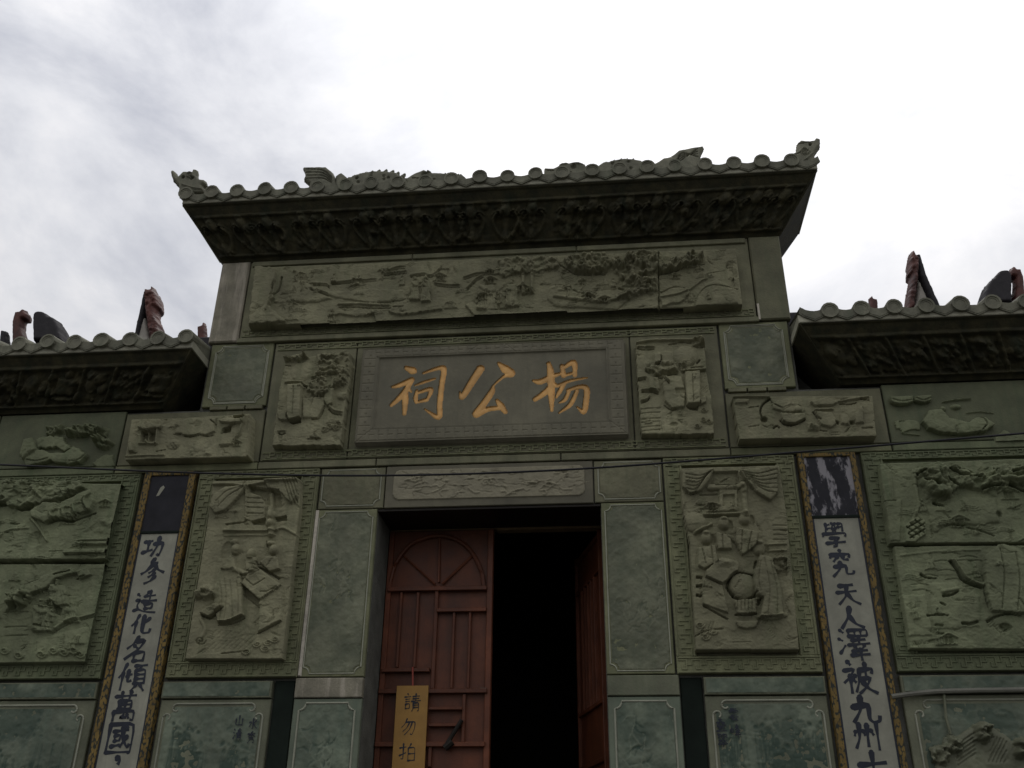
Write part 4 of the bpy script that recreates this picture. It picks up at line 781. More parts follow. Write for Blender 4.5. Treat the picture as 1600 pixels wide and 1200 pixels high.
# ---------------------------------------------------------------- eaves and tiled roofs
def eave_carving(b0, b1, t0, t1, z0, h, d, parent, seed, framed):
    Ls = max(abs(b1-b0), abs(t1-t0)); sl = math.hypot(h, d); f = RF(0, Ls, 0, sl, .009); r = np.random.default_rng(seed)
    Zr = (f.zs/sl)[:, None]
    f.H += np.where(Zr < .10, .012, 0)+np.where((Zr > .10) & (Zr < .75), .02, 0)+np.where((Zr > .75) & (Zr < .80), .045, 0)+np.where(Zr > .97, .012, 0)
    lo, hi = .14*sl, .72*sl; n = int(Ls/.30); u = Ls/n
    for i in range(n):
        x = (i+.5)*u+(0 if framed else r.normal(0, .03))
        if framed:
            f.poly([(x-u*.44, lo), (x+u*.44, lo), (x+u*.44, hi), (x-u*.44, hi)], -.02, .01, lift=.8)
            k = r.integers(0, 3); m_ = (lo+hi)/2
            if k == 0: f.ball((x-.03, m_+.03), .085, .06, .10); f.ball((x+.08, m_-.03), .05, .05)
            elif k == 1: f.poly([(x-.1, m_-.06), (x+.1, m_-.08), (x+.11, m_+.06), (x-.08, m_+.09)], .045, .03); f.line([(x-.1, m_-.1), (x+.1, m_-.12)], .03, .04)
            else: f.leaves([(x-.11, lo+.03), (x+.11, lo+.03), (x+.11, hi-.03), (x-.11, hi-.03)], 26, .03, .04, .015)
            f.line([(x-u/2, lo), (x-u/2, hi)], .03, .03, sm=False)
        else:
            for q in (-1, 1):
                a = [(x+q*u*.08, lo+.01), (x+q*u*.30, lo+.10), (x+q*u*.42, (lo+hi)/2+.03), (x+q*u*.25, hi-.05)]
                f.line(a, .05, .045*r.uniform(.4, 1.1), .03); f.swirl((x+q*u*.26, hi-.09), .055, .03, d=q)
            f.line([(x, lo), (x, hi)], .05, .04, .09); f.ball((x, hi-.06), .06, .05); f.ball((x, lo+.06), .05, .04)
        for j in range(16): f.ball((x+r.uniform(-u/2, u/2), r.uniform(lo, hi)), .015+.04*r.random(), r.uniform(-.02, .045))
    f.line([(0, .12*sl), (Ls, .12*sl)], .03, .03, sm=False)
    f.H += .03*fnoise(f.H.shape, 9, seed, 3)*((Zr > .1) & (Zr < .78)); ed = np.clip(np.minimum(f.xs, f.xs[-1]-f.xs)/.05, 0, 1); f.H *= ed[None]*.72
    def mp_(X, Z, H):
        s = X/f.xs[-1]; t = Z/f.zs[-1]; nl = math.hypot(h, d)
        return np.stack([(b0+(b1-b0)*s)*(1-t)+(t0+(t1-t0)*s)*t, -d*t-H*h/nl-.002, z0+h*t-H*d/nl], -1)
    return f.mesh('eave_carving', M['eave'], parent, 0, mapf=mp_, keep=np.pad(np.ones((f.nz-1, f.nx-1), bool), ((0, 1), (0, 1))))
def tube_mesh(ln, slope, r=.073, k=14):
    mb = MB(); v = mb.v; rings = [(0, .038), (-.004, .040), (-.004, .052), (-.012, .056), (-.012, r), (.03, r*1.0), (ln, r*.95)]
    for y, rr in rings:
        for q in range(k): t = 2*math.pi*q/k; v.append((rr*math.cos(t), y, rr*math.sin(t)+max(y, 0)*slope))
    for i in range(len(rings)-1):
        for q in range(k): mb.f.append((i*k+q, i*k+(q+1) % k, (i+1)*k+(q+1) % k, (i+1)*k+q))
    mb.f += [tuple(range(k)), tuple(range(6*k, 7*k))[::-1]]
    me = bpy.data.meshes.new('tube_tile'); me.from_pydata(v, [], mb.f); me.materials.append(M['tile']); return me
def drip_mesh(w, ln, slope):
    mb = MB(); h = w/2
    top = [(-h+.02, .046), (-h*.6, .018), (-h*.25, .003), (0, -.001), (h*.25, .003), (h*.6, .018), (h-.02, .046)]
    bot = [(h-.005, -.02), (h*.75, -.048), (h*.4, -.072), (h*.12, -.090), (0, -.098), (-h*.12, -.090), (-h*.4, -.072), (-h*.75, -.048), (-h+.005, -.02)]
    mb.prism(top+bot, 0, .014); n = len(mb.v)
    inner = [(x*.82, z*.78-.004) for x, z in top[::-1]]; inner2 = [(x*.8, z*.78-.004) for x, z in bot]
    a = [(x*.84, z*.8-.006) for x, z in top+bot]; mb.prism(a, -.004, .002)
    n = len(mb.v)
    for i, (x, z) in enumerate(top): mb.v += [(x, .0135, z), (x, ln, z+ln*slope)]
    for i in range(len(top)-1): mb.f.append((n+2*i, n+2*i+2, n+2*i+3, n+2*i+1))
    me = bpy.data.meshes.new('drip_tile'); me.from_pydata(mb.v, [], mb.f); me.materials.append(M['tile']); return me
TU = tube_mesh(.72, .22); SP = .268; DR = drip_mesh(SP, .7, .22)
def eave(b0, b1, t0, t1, z0, h, d, back, parent, seed, framed, ends, ntile, off):
    eave_carving(b0, b1, t0, t1, z0, h, d, parent, seed, framed)
    z1 = z0+h; mb = MB(); n = 0
    mb.v = [(b0, 0, z0), (b1, 0, z0), (b1, back, z0), (b0, back, z0), (t0, -d, z1), (t1, -d, z1), (t1, back, z1), (t0, back, z1)]
    mb.f = [(0, 1, 2, 3), (4, 7, 6, 5), (1, 5, 6, 2), (0, 3, 7, 4), (3, 2, 6, 7)]
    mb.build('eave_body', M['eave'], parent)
    for e in ends:
        x = t0 if e < 0 else t1; b = b0 if e < 0 else b1
        MB().tube([(b+e*.004, -.006, z0+.01), (x+e*.004, -d-.004, z1-.005)], .012, 6).build('hip_bead', M['eave'], parent)
    MB().box(t0-.012, t1+.012, -d-.02, back, z1+.002, z1+.075, .006).build('fascia_board', M['fascia'], parent)
    rb = MB(); yr = (back-d)/2+.1
    rb.v = [(t0-.012, -d+.01, z1+.076), (t1+.012, -d+.01, z1+.076), (t1+.012, yr, z1+.22), (t0-.012, yr, z1+.22), (t1+.012, back+.05, z1+.076), (t0-.012, back+.05, z1+.076)]
    rb.f = [(0, 1, 2, 3), (3, 2, 4, 5), (0, 3, 5), (1, 4, 2), (0, 5, 4, 1)]
    roof = rb.build('tile_roof', M['tile'], parent)
    r = np.random.default_rng(seed+5)
    for i in range(ntile):
        x = off+i*SP
        if t0+.02 < x < t1-.02:
            o = link('tube_tile', TU, None, roof); o.location = (x+r.normal(0, .006), -d-.05+r.normal(0, .006), z1+.102+r.normal(0, .005))
            o.rotation_euler = (r.normal(0, .02), 0, r.normal(0, .035)); o.scale = (1+r.normal(0, .03), 1, 1+r.normal(0, .03))
        if t0+.06 < x+SP/2 < t1-.06:
            o = link('drip_tile', DR, None, roof); o.location = (x+SP/2, -d-.036+r.normal(0, .002), z1+.098+r.normal(0, .003)); o.rotation_euler = (0, r.normal(0, .01), 0)
    return roof
xt = P(331.7, 300, -.39)[0]
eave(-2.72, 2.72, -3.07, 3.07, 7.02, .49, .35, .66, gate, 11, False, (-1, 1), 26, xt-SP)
xl = P(117, 528, -.39)[0]; xr = P(1248, 490, -.39)[0]
eave(-XW, -3.06, -XW-.01, -2.715, 5.425, .43, .34, .5, wing[-1], 12, True, (1,), 26, xl-SP*13)
eave(3.06, XW, 2.715, XW+.01, 5.425, .43, .34, .5, wing[1], 14, True, (-1,), 26, xr-SP)

# sculpted figures on the tower roof
def sculpt(name, tr, y, m, parent, polys, th=.06, extra=None, r=.035, res=.007):
    """a solid, rounded on both faces, from a traced outline standing at depth y"""
    pts = [P(tr[0]+p[0]/tr[2], tr[1]+p[1]/tr[2], y) for q in polys for p in q]; a = np.array(pts)
    f = RF(a[:, 0].min()-.05, a[:, 0].max()+.05, a[:, 1].min()-.03, a[:, 1].max()+.08, res, tr, y)
    for q in polys: f.poly(q, th, r, mode='max', lift=.25, wob=.002)
    if extra: extra(f)
    f.H = np.where(f.H > .003, np.maximum(f.H+.006*fnoise(f.H.shape, 7, 3), .004), 0)
    return f.mesh(name, m, parent, y, both=True)
def spikes(f, pts, n, ht, th=.03):
    a = smooth_pts(pts, 12); idx = np.linspace(0, len(a)-1, n).astype(int)
    for i in idx: x, z = a[i]; f.poly([(x-16, z+12), (x+10, z+12), (x+14, z-ht)], th, .012, mode='max')
A = (240, 200, 2.857); B = (760, 200, 2.857); YD = -.22
def scales(x0, x1, z0, z1, n, seed):
    r = np.random.default_rng(seed)
    def e(f):
        for i in range(n): f.ball((r.uniform(x0, x1), r.uniform(z0, z1)), 10, -.02)
    return e
dl = group_empty('roof_dragon', gate); dr = group_empty('roof_dragon', gate)
def dl_body(f): spikes(f, [(890, 222), (940, 208), (1000, 198), (1060, 200), (1110, 215)], 9, 9); scales(830, 1100, 215, 270, 14, 1)(f)
def dl_head(f): f.ball((1215, 225), 20, -.03); f.line([(1230, 210), (1290, 212), (1345, 222)], 14, .03, 6); spikes(f, [(1250, 218), (1350, 220)], 5, 12); f.line([(1160, 240), (1260, 245)], 10, -.03)
sculpt('tail_fin', A, YD, M['tile'], dl, [[(672, 187), (775, 186), (800, 205), (818, 240), (830, 300), (690, 300), (700, 262), (676, 240), (682, 215)]], extra=lambda f: [f.line([(690, 200+k*14), (760, 205+k*12), (800, 235+k*8)], 8, -.025) for k in range(4)])
sculpt('body', A, YD-.004, M['tile'], dl, [[(815, 228), (845, 212), (868, 232), (920, 216), (985, 203), (1080, 208), (1118, 235), (1140, 235), (1140, 295), (820, 300)]], extra=dl_body)
sculpt('head', A, YD-.01, M['tile'], dl, [[(1130, 238), (1165, 216), (1210, 198), (1250, 214), (1345, 217), (1352, 235), (1375, 212), (1395, 232), (1400, 285), (1140, 295)]], extra=dl_head)
def dr_body(f): spikes(f, [(490, 190), (530, 165), (590, 150), (645, 150)], 7, 10); scales(500, 740, 160, 210, 12, 2)(f); f.ball((585, 185), 26, -.04, 16)
sculpt('tail_fin', B, YD, M['tile'], dr, [[(745, 175), (790, 148), (818, 142), (860, 112), (968, 92), (952, 140), (943, 185), (940, 225), (760, 235)]], extra=lambda f: [f.line([(820+k*8, 190-k*4), (870, 160-k*10), (940, 110+k*12)], 9, -.03) for k in range(4)])
sculpt('body', B, YD-.004, M['tile'], dr, [[(480, 195), (520, 165), (600, 149), (650, 152), (745, 162), (770, 185), (760, 240), (480, 245)]], extra=dr_body)
sculpt('head', B, YD-.01, M['tile'], dr, [[(258, 192), (300, 193), (340, 174), (415, 169), (465, 190), (485, 200), (485, 245), (265, 250)]], extra=lambda f: [f.ball((390, 190), 16, -.03), f.line([(270, 205), (380, 215)], 9, -.03), f.line([(330, 180), (380, 172), (440, 178)], 12, .02)])
bl = sculpt('corner_beast', A, -.30, M['tile'], gate, [[(82, 207), (95, 198), (108, 212), (112, 232), (140, 205), (178, 208), (182, 195), (198, 197), (196, 222), (212, 240), (235, 243), (238, 258), (222, 268), (238, 300), (120, 312), (118, 268), (92, 240)]], extra=lambda f: [f.ball((142, 236), 10, -.06, 12), f.ball((180, 240), 12, -.035), f.line([(140, 270), (190, 285), (235, 290)], 10, .02), f.swirl((175, 225), 22, .02)])
br = sculpt('corner_beast', B, -.30, M['tile'], gate, [[(1350, 140), (1362, 125), (1382, 120), (1385, 80), (1400, 68), (1440, 72), (1462, 68), (1466, 56), (1488, 62), (1486, 92), (1462, 125), (1468, 205), (1365, 210), (1368, 170)]], extra=lambda f: [f.ball((1440, 92), 8, -.07, 10), f.line([(1390, 88), (1420, 84), (1450, 78)], 9, -.03), f.line([(1362, 140), (1395, 128), (1430, 118)], 9, -.03), f.line([(1380, 180), (1420, 160), (1455, 130)], 10, .02), f.swirl((1415, 120), 24, .02)])

# ---------------------------------------------------------------- brush lettering
GLY = {
 'gong': '8,28 42,22;25,26 24,66;4,74 46,60;50,36 88,30 84,62 76,88 66,78;68,8 64,45 42,90',
 'can': '50,2 34,20 66,16;48,22 22,52 4,62;52,22 70,44 96,54;56,44 34,58;58,58 34,74;62,70 46,88 22,98',
 'zao': '14,20 24,28;12,44 28,42 16,62 22,76;6,84 24,78 50,88 96,90;56,10 46,26;42,28 86,22;64,6 64,46;36,48 94,42;48,56 50,76;48,58 80,54 76,74;50,76 78,73',
 'hua': '34,8 22,36 4,58;24,38 22,92;84,22 64,44 48,54;58,12 56,78 66,88 92,84 94,66',
 'ming': '48,4 32,30 10,48;44,20 76,16 56,48 6,86;38,36 52,46;42,62 42,94;42,62 82,56 78,92;42,90 80,88',
 'qing': '24,8 14,36 2,54;16,36 14,94;34,30 34,68 48,60;30,48 48,40;54,14 96,10;74,14 68,26;58,28 58,72;58,28 92,24 92,72;60,42 90,40;60,56 90,54;58,70 92,68;68,74 50,96;80,74 96,94',
 'wan': '14,18 84,12;34,4 36,26;64,2 60,24;28,32 28,58;28,32 72,28 70,54;30,44 70,41;28,57 72,54;50,30 50,80;16,66 16,96;16,66 86,60 84,92 74,88;50,80 36,84 62,82;62,74 70,86',
 'guo': '12,8 10,94;12,10 90,4 88,94 80,90;10,92 86,88;26,30 74,24;32,42 32,58;32,42 50,40 48,56;32,58 50,55;24,74 52,68;54,16 60,54 78,78 82,64;70,44 52,76;64,14 72,20',
 'dot': '46,2 58,14 52,26',
 'xue': '24,10 22,40;24,16 38,12;26,28 38,25;44,8 56,20;56,8 44,20;44,26 56,38;56,26 44,38;64,10 80,8 78,38;64,22 78,20;12,46 10,58;12,47 90,42 84,56;34,62 68,58 50,74;50,72 52,92 40,90;20,80 84,74',
 'jiu': '50,2 52,12;18,18 14,32;18,19 86,14 78,28;40,24 24,44;58,22 60,36 78,34;26,62 66,56 64,88 88,86 90,74;46,46 42,72 16,98',
 'tian': '24,20 76,14;12,46 86,38;50,18 44,60 14,92;50,50 68,76 96,90',
 'ren': '48,6 40,44 8,90;44,40 66,70 98,84',
 'ze': '12,10 22,18;6,36 18,42;6,78 24,54;36,10 36,30;36,10 92,6 90,26;36,28 90,25;54,10 54,27;72,9 72,26;44,40 84,36;64,28 64,50;32,54 96,48;50,58 56,66;78,54 70,66;42,72 86,68;38,84 92,80;64,66 66,100',
 'bei': '22,4 30,14;8,30 40,24 22,50 4,66;24,44 24,96;38,44 28,52;30,54 40,64;52,28 48,62 36,92;52,28 92,22 86,38;70,8 70,52;52,54 84,48 66,78 44,96;58,62 74,82 98,94',
 'jiu9': '10,40 64,30 60,80 74,90 94,84 96,66;38,6 34,52 6,92',
 'zhou': '14,36 10,52;28,12 26,58 10,92;40,34 46,50;54,14 52,86;66,32 74,48;86,6 86,96',
 'shi': '6,46 96,36;50,4 50,96',
 'qing2': '22,4 28,12;6,22 42,18;12,34 36,31;12,46 36,43;12,58 12,84;12,58 36,56 34,82;12,82 34,80;52,18 92,14;54,30 88,27;46,44 98,38;70,4 70,42;56,52 56,84 48,96;56,52 88,50 88,94 80,92;58,64 86,62;58,76 86,74',
 'wu': '36,8 24,36 6,54;30,26 84,22 80,60 66,92 56,84;50,28 36,56 14,74;66,26 52,64 24,92',
 'pai': '4,28 40,22;24,6 24,86 12,80;4,66 40,50;66,6 58,22;52,26 52,92;52,26 90,22 88,90;54,56 88,54;52,90 88,87',
 'shui': '50,6 50,90 40,82;10,36 38,32 8,74;82,22 56,42;54,42 70,66 96,84',
 'xiu': '60,4 40,12;12,24 90,20;50,10 50,46;46,26 14,44;54,26 88,42;26,54 70,52 60,70 84,70 78,94 66,90;44,54 38,76 12,96',
 'shan': '50,8 50,84;16,36 14,86 86,82;86,34 86,90',
 'qing3': '12,12 22,20;6,36 18,42;6,84 24,56;52,18 92,14;54,30 88,27;40,44 98,38;70,4 70,42;50,52 50,84 42,96;50,52 88,50 88,94 80,92;52,64 86,62;52,76 86,74',
 'yun': '24,8 78,5;10,22 8,34;10,22 92,18 86,30;50,8 50,44;24,30 36,34;64,30 78,34;28,56 74,53;10,70 92,66;48,70 26,92 76,88;68,80 82,94',
 'feng': '14,30 14,60;4,40 4,62 26,60;26,38 26,62;62,4 44,28;54,16 82,14 44,44;58,26 92,46;52,52 88,49;52,64 88,61;46,78 96,74;70,44 70,98',
 'die': '30,6 62,4 36,26;38,10 64,26;10,30 44,28 12,50;18,32 44,50;54,30 88,27 58,50;62,32 92,50;12,58 88,54;30,64 30,92;30,64 70,62 70,92;32,77 68,76;6,94 96,90',
 'cui': '8,8 42,6 40,34;14,14 22,20;12,30 34,20;54,8 90,6 88,34;60,14 68,20;58,30 82,20;50,38 52,46;14,52 88,48;34,54 18,70;36,58 48,68;66,54 54,70;66,58 82,68;8,80 94,75;50,68 50,100',
}
def glyph(key, cx, cz, w, h, y, parent, brush=9, m='ink', name='character', shear=0.0):
    """one written character as brush strokes, each a hair in front of the last"""
    mb = MB(); r = random.Random(sum(map(ord, key))+int(cz*100)); n = 0
    for si, st_ in enumerate(GLY[key].split(';')):
        pts = [tuple(map(float, p.split(','))) for p in st_.split()]
        q = []
        for i in range(len(pts)-1):           # keep corners, soften within strokes
            a, b = np.array(pts[i]), np.array(pts[i+1]); k = 4
            for j in range(k+(i == len(pts)-2)): q.append(a+(b-a)*j/k)
        for i in range(1, len(q)-1): q[i] = .25*q[i-1]+.5*q[i]+.25*q[i+1]
        L_ = len(q); bw = brush*(.85+.3*r.random()); yy = y-.0012-.00025*si
        b0 = len(mb.v)
        for i, p in enumerate(q):
            t = i/(L_-1); d = q[min(i+1, L_-1)]-q[max(i-1, 0)]; d = d/(np.hypot(*d)+1e-9); nn = np.array([-d[1], d[0]])
            ww = bw*(.62+.38*math.cos(t*5.2))*(1.0 if t < .8 else 1-(t-.8)*2.2)*.62+bw*.12
            for s_ in (1, -1):
                o = p+nn*ww*s_; u_ = (o[0]-50)/100; v_ = (50-o[1])/100
                mb.v.append((cx+u_*w+shear*v_*h, yy, cz+v_*h-u_*w*.02))
        for i in range(L_-1): mb.f.append((b0+2*i, b0+2*i+1, b0+2*i+3, b0+2*i+2))
        # rounded press at the start
        p = q[0]; b1 = len(mb.v)
        for a in range(8):
            t = a*math.pi/4; u_ = (p[0]+bw*.62*math.cos(t)-50)/100; v_ = (50-p[1]+bw*.62*math.sin(t))/100; mb.v.append((cx+u_*w+shear*v_*h, yy-.0001, cz+v_*h-u_*w*.02))
        mb.f.append(tuple(range(b1, b1+8)))
    return mb.build(name, M[m], parent)

# ---------------------------------------------------------------- name board with three gilt characters
x0, z0 = pull(-1.212, 5.015, -.075); x1, z1 = pull(1.215, 5.975, -.075)
board = thing('name_board', 'dark grey stone name board with three large gilt characters above the doorway', 'name board', (0, -.03, z0))
f = RF(x0-.01, x1+.01, z0-.01, z1+.01, .005, (580, 540, 4.21), -.08)
X, Z = np.meshgrid(f.xs, f.zs); dx = np.minimum(X-x0, x1-X); dz0 = Z-z0; dz1 = z1-Z; e_ = np.minimum(np.minimum(dx/.165, dz0/.145), dz1/.10)
f.H = np.where((dx > 0) & (dz0 > 0) & (dz1 > 0), np.where(e_ < 1, .078, .062), 0)
for a in (.06, .12, .86, .93): f.H -= np.where(np.abs(e_-a) < .022, .006, 0)
band = (e_ > .18) & (e_ < .8); ph = np.where(dx/.165 < np.minimum(dz0/.145, dz1/.10), Z, X)
f.H -= np.where(band & (np.abs((ph/.085) % 1-.5) < .07), .004, 0); f.H -= np.where(band & (np.abs(e_-.5) < .05) & ((ph/.085) % 1 > .5), .004, 0)
f.H -= np.where((np.abs(dx/.165-dz0/.145) < .03) & (e_ < 1), .004, 0)
S3 = {
 'yang': [[(1065, 225, 14), (1110, 232, 32), (1180, 200, 30), (1242, 178, 16)], [(1165, 112, 22), (1178, 175, 38), (1182, 300, 38), (1186, 420, 16)], [(1186, 252, 24), (1135, 308, 32), (1075, 348, 24)], [(1198, 248, 26), (1228, 262, 12)],
  [(1252, 128, 22), (1264, 190, 28)], [(1262, 140, 20), (1330, 105, 30), (1338, 190, 22)], [(1270, 190, 16), (1335, 172, 16)], [(1212, 262, 14), (1310, 225, 16), (1420, 205, 8)], [(1270, 240, 20), (1235, 300, 24), (1215, 335, 12)],
  [(1290, 288, 16), (1370, 265, 22), (1415, 280, 30), (1410, 370, 30), (1396, 430, 26), (1352, 398, 8)], [(1300, 292, 18), (1272, 350, 22), (1235, 370, 8)], [(1352, 292, 20), (1310, 380, 24), (1235, 436, 10)]],
 'gong': [[(715, 148, 44), (660, 232, 40), (596, 330, 34), (580, 300, 8)], [(835, 110, 16), (878, 148, 44), (918, 178, 42), (868, 198, 16), (800, 258, 10)], [(800, 262, 14), (788, 302, 34), (740, 372, 36), (690, 442, 44)], [(690, 445, 40), (770, 412, 26), (865, 402, 24)], [(825, 355, 18), (850, 390, 34), (880, 432, 22)]],
 'ci': [[(225, 140, 22), (268, 158, 40), (284, 166, 20)], [(135, 266, 14), (180, 255, 26), (262, 220, 30)], [(262, 222, 26), (225, 285, 32), (175, 345, 30), (128, 386, 20)], [(222, 285, 24), (219, 350, 36), (214, 442, 22)], [(245, 285, 20), (262, 300, 8)],
  [(338, 176, 12), (440, 142, 22), (474, 152, 32), (460, 250, 30), (446, 380, 30), (440, 466, 28), (348, 412, 8)], [(284, 256, 8), (340, 236, 16), (415, 212, 12)], [(296, 290, 14), (288, 340, 26), (292, 368, 16)], [(300, 306, 16), (380, 280, 22), (388, 300, 26), (366, 346, 16)], [(300, 366, 14), (362, 350, 22)]]}
CH = {}
allm = np.zeros(f.H.shape, bool)
for key, sts in S3.items():
    k = RF(x0-.01, x1+.01, z0-.01, z1+.01, .005, f.tr, f.y); pr = np.zeros(f.H.shape)
    for stq in sts:
        a = smooth_pts([s_[:2] for s_ in stq], 4); w_ = np.interp(np.linspace(0, len(stq)-1, len(a)), range(len(stq)), [s_[2] for s_ in stq])
        c_ = k.cs(a); ws = w_*k.k/2*1.38; q = k.win(c_, ws.max()*1.2); D = k.segd(c_, q, ws); i0, i1, j0, j1 = q
        pr[j0:j1, i0:i1] = np.maximum(pr[j0:j1, i0:i1], np.where(D < 1, np.sqrt(np.clip(1-D**2, 0, 1))*.7+.3, 0))
    CH[key] = pr; allm |= pr > 0
    f.H -= np.where(pr > 0, .024-.014*pr, 0)
f.H += .0015*fnoise(f.H.shape, 6, 4)
kb = ~allm; kb[-1] = False; kb[:, -1] = False
f.mesh('board', M['plaque'], board, -.001, keep=kb, sink=0)
for key in ('yang', 'gong', 'ci'): f.mesh('gilt_character', M['gold'], board, -.001, keep=CH[key] > 0, sink=0)

# ---------------------------------------------------------------- couplet boards
def couplet(s, label, bw, plate, pm, chars, tr):
    a, b = sorted((s*2.607, s*3.075)); yb = -.03; t = thing('couplet_board', label, 'couplet board', ((a+b)/2, 0, 1.0))
    zt = 4.775; zp = 4.215
    for x0, x1 in ((a, a+bw), (b-bw, b)):
        MB().box(x0, x1, yb-.016, .03, 1.0, zt, .005).build('border', M['border'], t)
    MB().box(a+bw, b-bw, yb-.016, .03, zt-.035, zt, .005).build('border', M['border'], t)
    MB().box(a+bw, b-bw, yb-.010, .03, zp-.012, zp+.012, .003).build('divider', M['dark'], t)
    MB().box(a+bw, b-bw, yb, .03, zp+.012, zt-.035).build('top_plate', M[pm], t)
    MB().box(a+bw, b-bw, yb, .03, 1.0, zp-.012).build('white_field', M['white'], t)
    for e in (a+bw+.008, b-bw-.008): MB().box(e-.006, e+.006, yb-.003, yb+.002, 1.01, zp-.015).build('black_line', M['ink'], t)
    for key, u, v, sz in chars:
        x, z = P(tr[0]+u/tr[2], tr[1]+v/tr[2], yb); glyph(key, x, z, sz*.97, sz*.97, yb, t, 18.6-2.4*math.sqrt(GLY[key].count(';')+1))
    # dark seam strips each side
    return t
couplet(-1, 'tall white couplet board with gold border and plain dark plate on top', .058, True, 'plateL', [('gong', 602, 338, .21), ('can', 597, 432, .23), ('zao', 570, 552, .22), ('hua', 553, 640, .19), ('ming', 536, 738, .23), ('qing', 518, 845, .25), ('wan', 488, 962, .25), ('guo', 470, 1085, .26), ('dot', 452, 1215, .22)], (0, 720, 2.5))
couplet(1, 'tall white couplet board with dull border and white-streaked plate on top', .046, True, 'plateR', [('xue', 660, 290, .24), ('jiu', 686, 402, .23), ('tian', 710, 520, .21), ('ren', 725, 618, .20), ('ze', 738, 715, .26), ('bei', 757, 848, .26), ('jiu9', 780, 975, .22), ('zhou', 786, 1075, .22), ('shi', 812, 1195, .22)], (1040, 720, 2.5))
cp = [o for o in bpy.data.objects if o.name.startswith('couplet_board')]
# white chip on the left plate
x, z = P(249, 767, -.031); MB().prism([(x-.02, z-.05), (x+.005, z-.045), (x+.045, z+.03), (x+.03, z+.05), (x+.005, z+.03)], -.033, -.03).build('paint_chip', M['white'], cp[0])
# small writing engraved on the dado pictures
for key, u, v in (('shan', 688, 385), ('qing3', 675, 478), ('shui', 783, 408), ('xiu', 770, 500)):
    x, z = P(220+u/4.444, 1040+v/4.444, -.002); glyph(key, x, z, .072, .09, -.0125, gate, 11, name='small_character')
for key, u, v in (('yun', 865, 308), ('feng', 878, 410), ('die', 787, 375), ('cui', 797, 468)):
    x, z = P(930+u/4, 1040+v/4, -.002); glyph(key, x, z, .08, .095, -.0125, gate, 10, name='small_character')

# ---------------------------------------------------------------- doors
def DZ(u, v, y=.48): return P(480+u/2.5, 720+v/2.5, y)
YL = .52
leaf = group_empty('door_leaf', gate)
MB().box(-.945, -.004, YL, YL+.04, ZB+.01, 4.36).build('panel', M['door'], leaf)
def rail(u0, u1, v, w=.032, name='rail'):
    xa, za = DZ(u0, v); xb, zb = DZ(u1, v); z = (za+zb)/2; MB().box(max(xa, -.94), min(xb, -.008), YL-.058, YL+.002, z-w/2, z+w/2, .004).build(name, M['door'], leaf)
def stile(u0, v0, u1, v1, w=.022, name='stile'):
    xa, za = DZ(u0, v0); xb, zb = DZ(u1, v1); x = (xa+xb)/2; MB().box(x-w/2, x+w/2, YL-.038, YL+.002, zb, za, .004).build(name, M['door'], leaf)
MB().box(-.944, -.90, YL-.034, YL+.002, ZB+.01, 4.355, .005).build('stile', M['door'], leaf); MB().box(-.055, -.005, YL-.034, YL+.002, ZB+.01, 4.355, .005).build('stile', M['door'], leaf)
rail(316, 702, 500, .036); rail(506, 700, 583); rail(290, 478, 818); rail(275, 702, 900, .036); rail(475, 606, 968, .022); rail(475, 602, 1033, .022); rail(262, 694, 1108, .036)
stile(365, 512, 352, 806); stile(432, 512, 418, 806); stile(508, 506, 486, 890, .032); stile(570, 590, 566, 888); stile(635, 590, 628, 888); stile(612, 910, 608, 1098, .028); stile(480, 1116, 476, 1195, .03)
for z_ in (1.6, 1.0): MB().box(-.9, -.055, YL-.03, YL+.002, z_-.018, z_+.018, .004).build('rail', M['door'], leaf)
ca = [DZ(*p) for p in ((322, 470), (345, 395), (400, 325), (462, 298), (515, 290), (570, 300), (620, 330), (655, 375), (682, 440), (688, 490))]
MB().tube([(x, YL-.02, z) for x, z in [(float(p[0]), float(p[1])) for p in smooth_pts(ca, 4)]], .019, 8).build('arch', M['door'], leaf)
hub = DZ(512, 492)
for p in ((375, 368), (515, 296), (648, 362)):
    q = DZ(*p); MB().tube([(hub[0]+(q[0]-hub[0])*.1, YL-.02, hub[1]+(q[1]-hub[1])*.1), (q[0], YL-.008, q[1])], .0115, 6).build('spoke', M['door'], leaf)
p, q = DZ(604, 1012, .45), DZ(542, 1112, .45); MB().tube([(p[0], .452, p[1]), (q[0], .45, q[1])], .018, 8).tube([(q[0]-.01, .455, q[1]-.02), (q[0]+.05, .455, q[1]+.03)], .028, 8).build('bolt', M['bolt'], leaf)
p = DZ(690, 890); MB().box(p[0]-.03, p[0]+.02, YL-.04, YL-.02, p[1]-.008, p[1]+.006).build('hasp', M['pipe'], leaf)
# the other leaf, swung inwards
def swung(o):
    o.location = (.945, .53, 0); o.rotation_euler = (0, 0, math.radians(-75)); return o
leaf2 = group_empty('door_leaf', gate); swung(leaf2)
leaf2['label'] = 'red door leaf swung inwards into the dark'
MB().box(-.94, 0, 0, .04, ZB+.01, 4.36).build('panel', M['door'], leaf2)
for x in (-.93, -.72, -.6, -.48, -.36, -.24, -.03): MB().box(x-.013, x+.013, -.028, .002, 2.9 if -.9 < x < -.1 else ZB+.02, 4.0 if -.9 < x < -.1 else 4.35, .004).build('stile', M['door'], leaf2)
for z_ in (1.0, 1.6, 2.45, 2.9, 4.0, 4.3): MB().box(-.93, -.03, -.026, .002, z_-.018, z_+.018, .004).build('rail', M['door'], leaf2)
MB().box(.02, .945, .505, .60, 4.352, 4.39).build('transom', M['wood'], gate); MB().box(-.945, .015, .515, .60, 4.365, 4.39).build('transom', M['wood'], gate)
MB().box(-.949, .949, .012, .498, 4.37, 4.391, .002).build('soffit_shade', M['bolt'], gate)  # dark sheet added under the lintel; its colour stands in for soffit shade
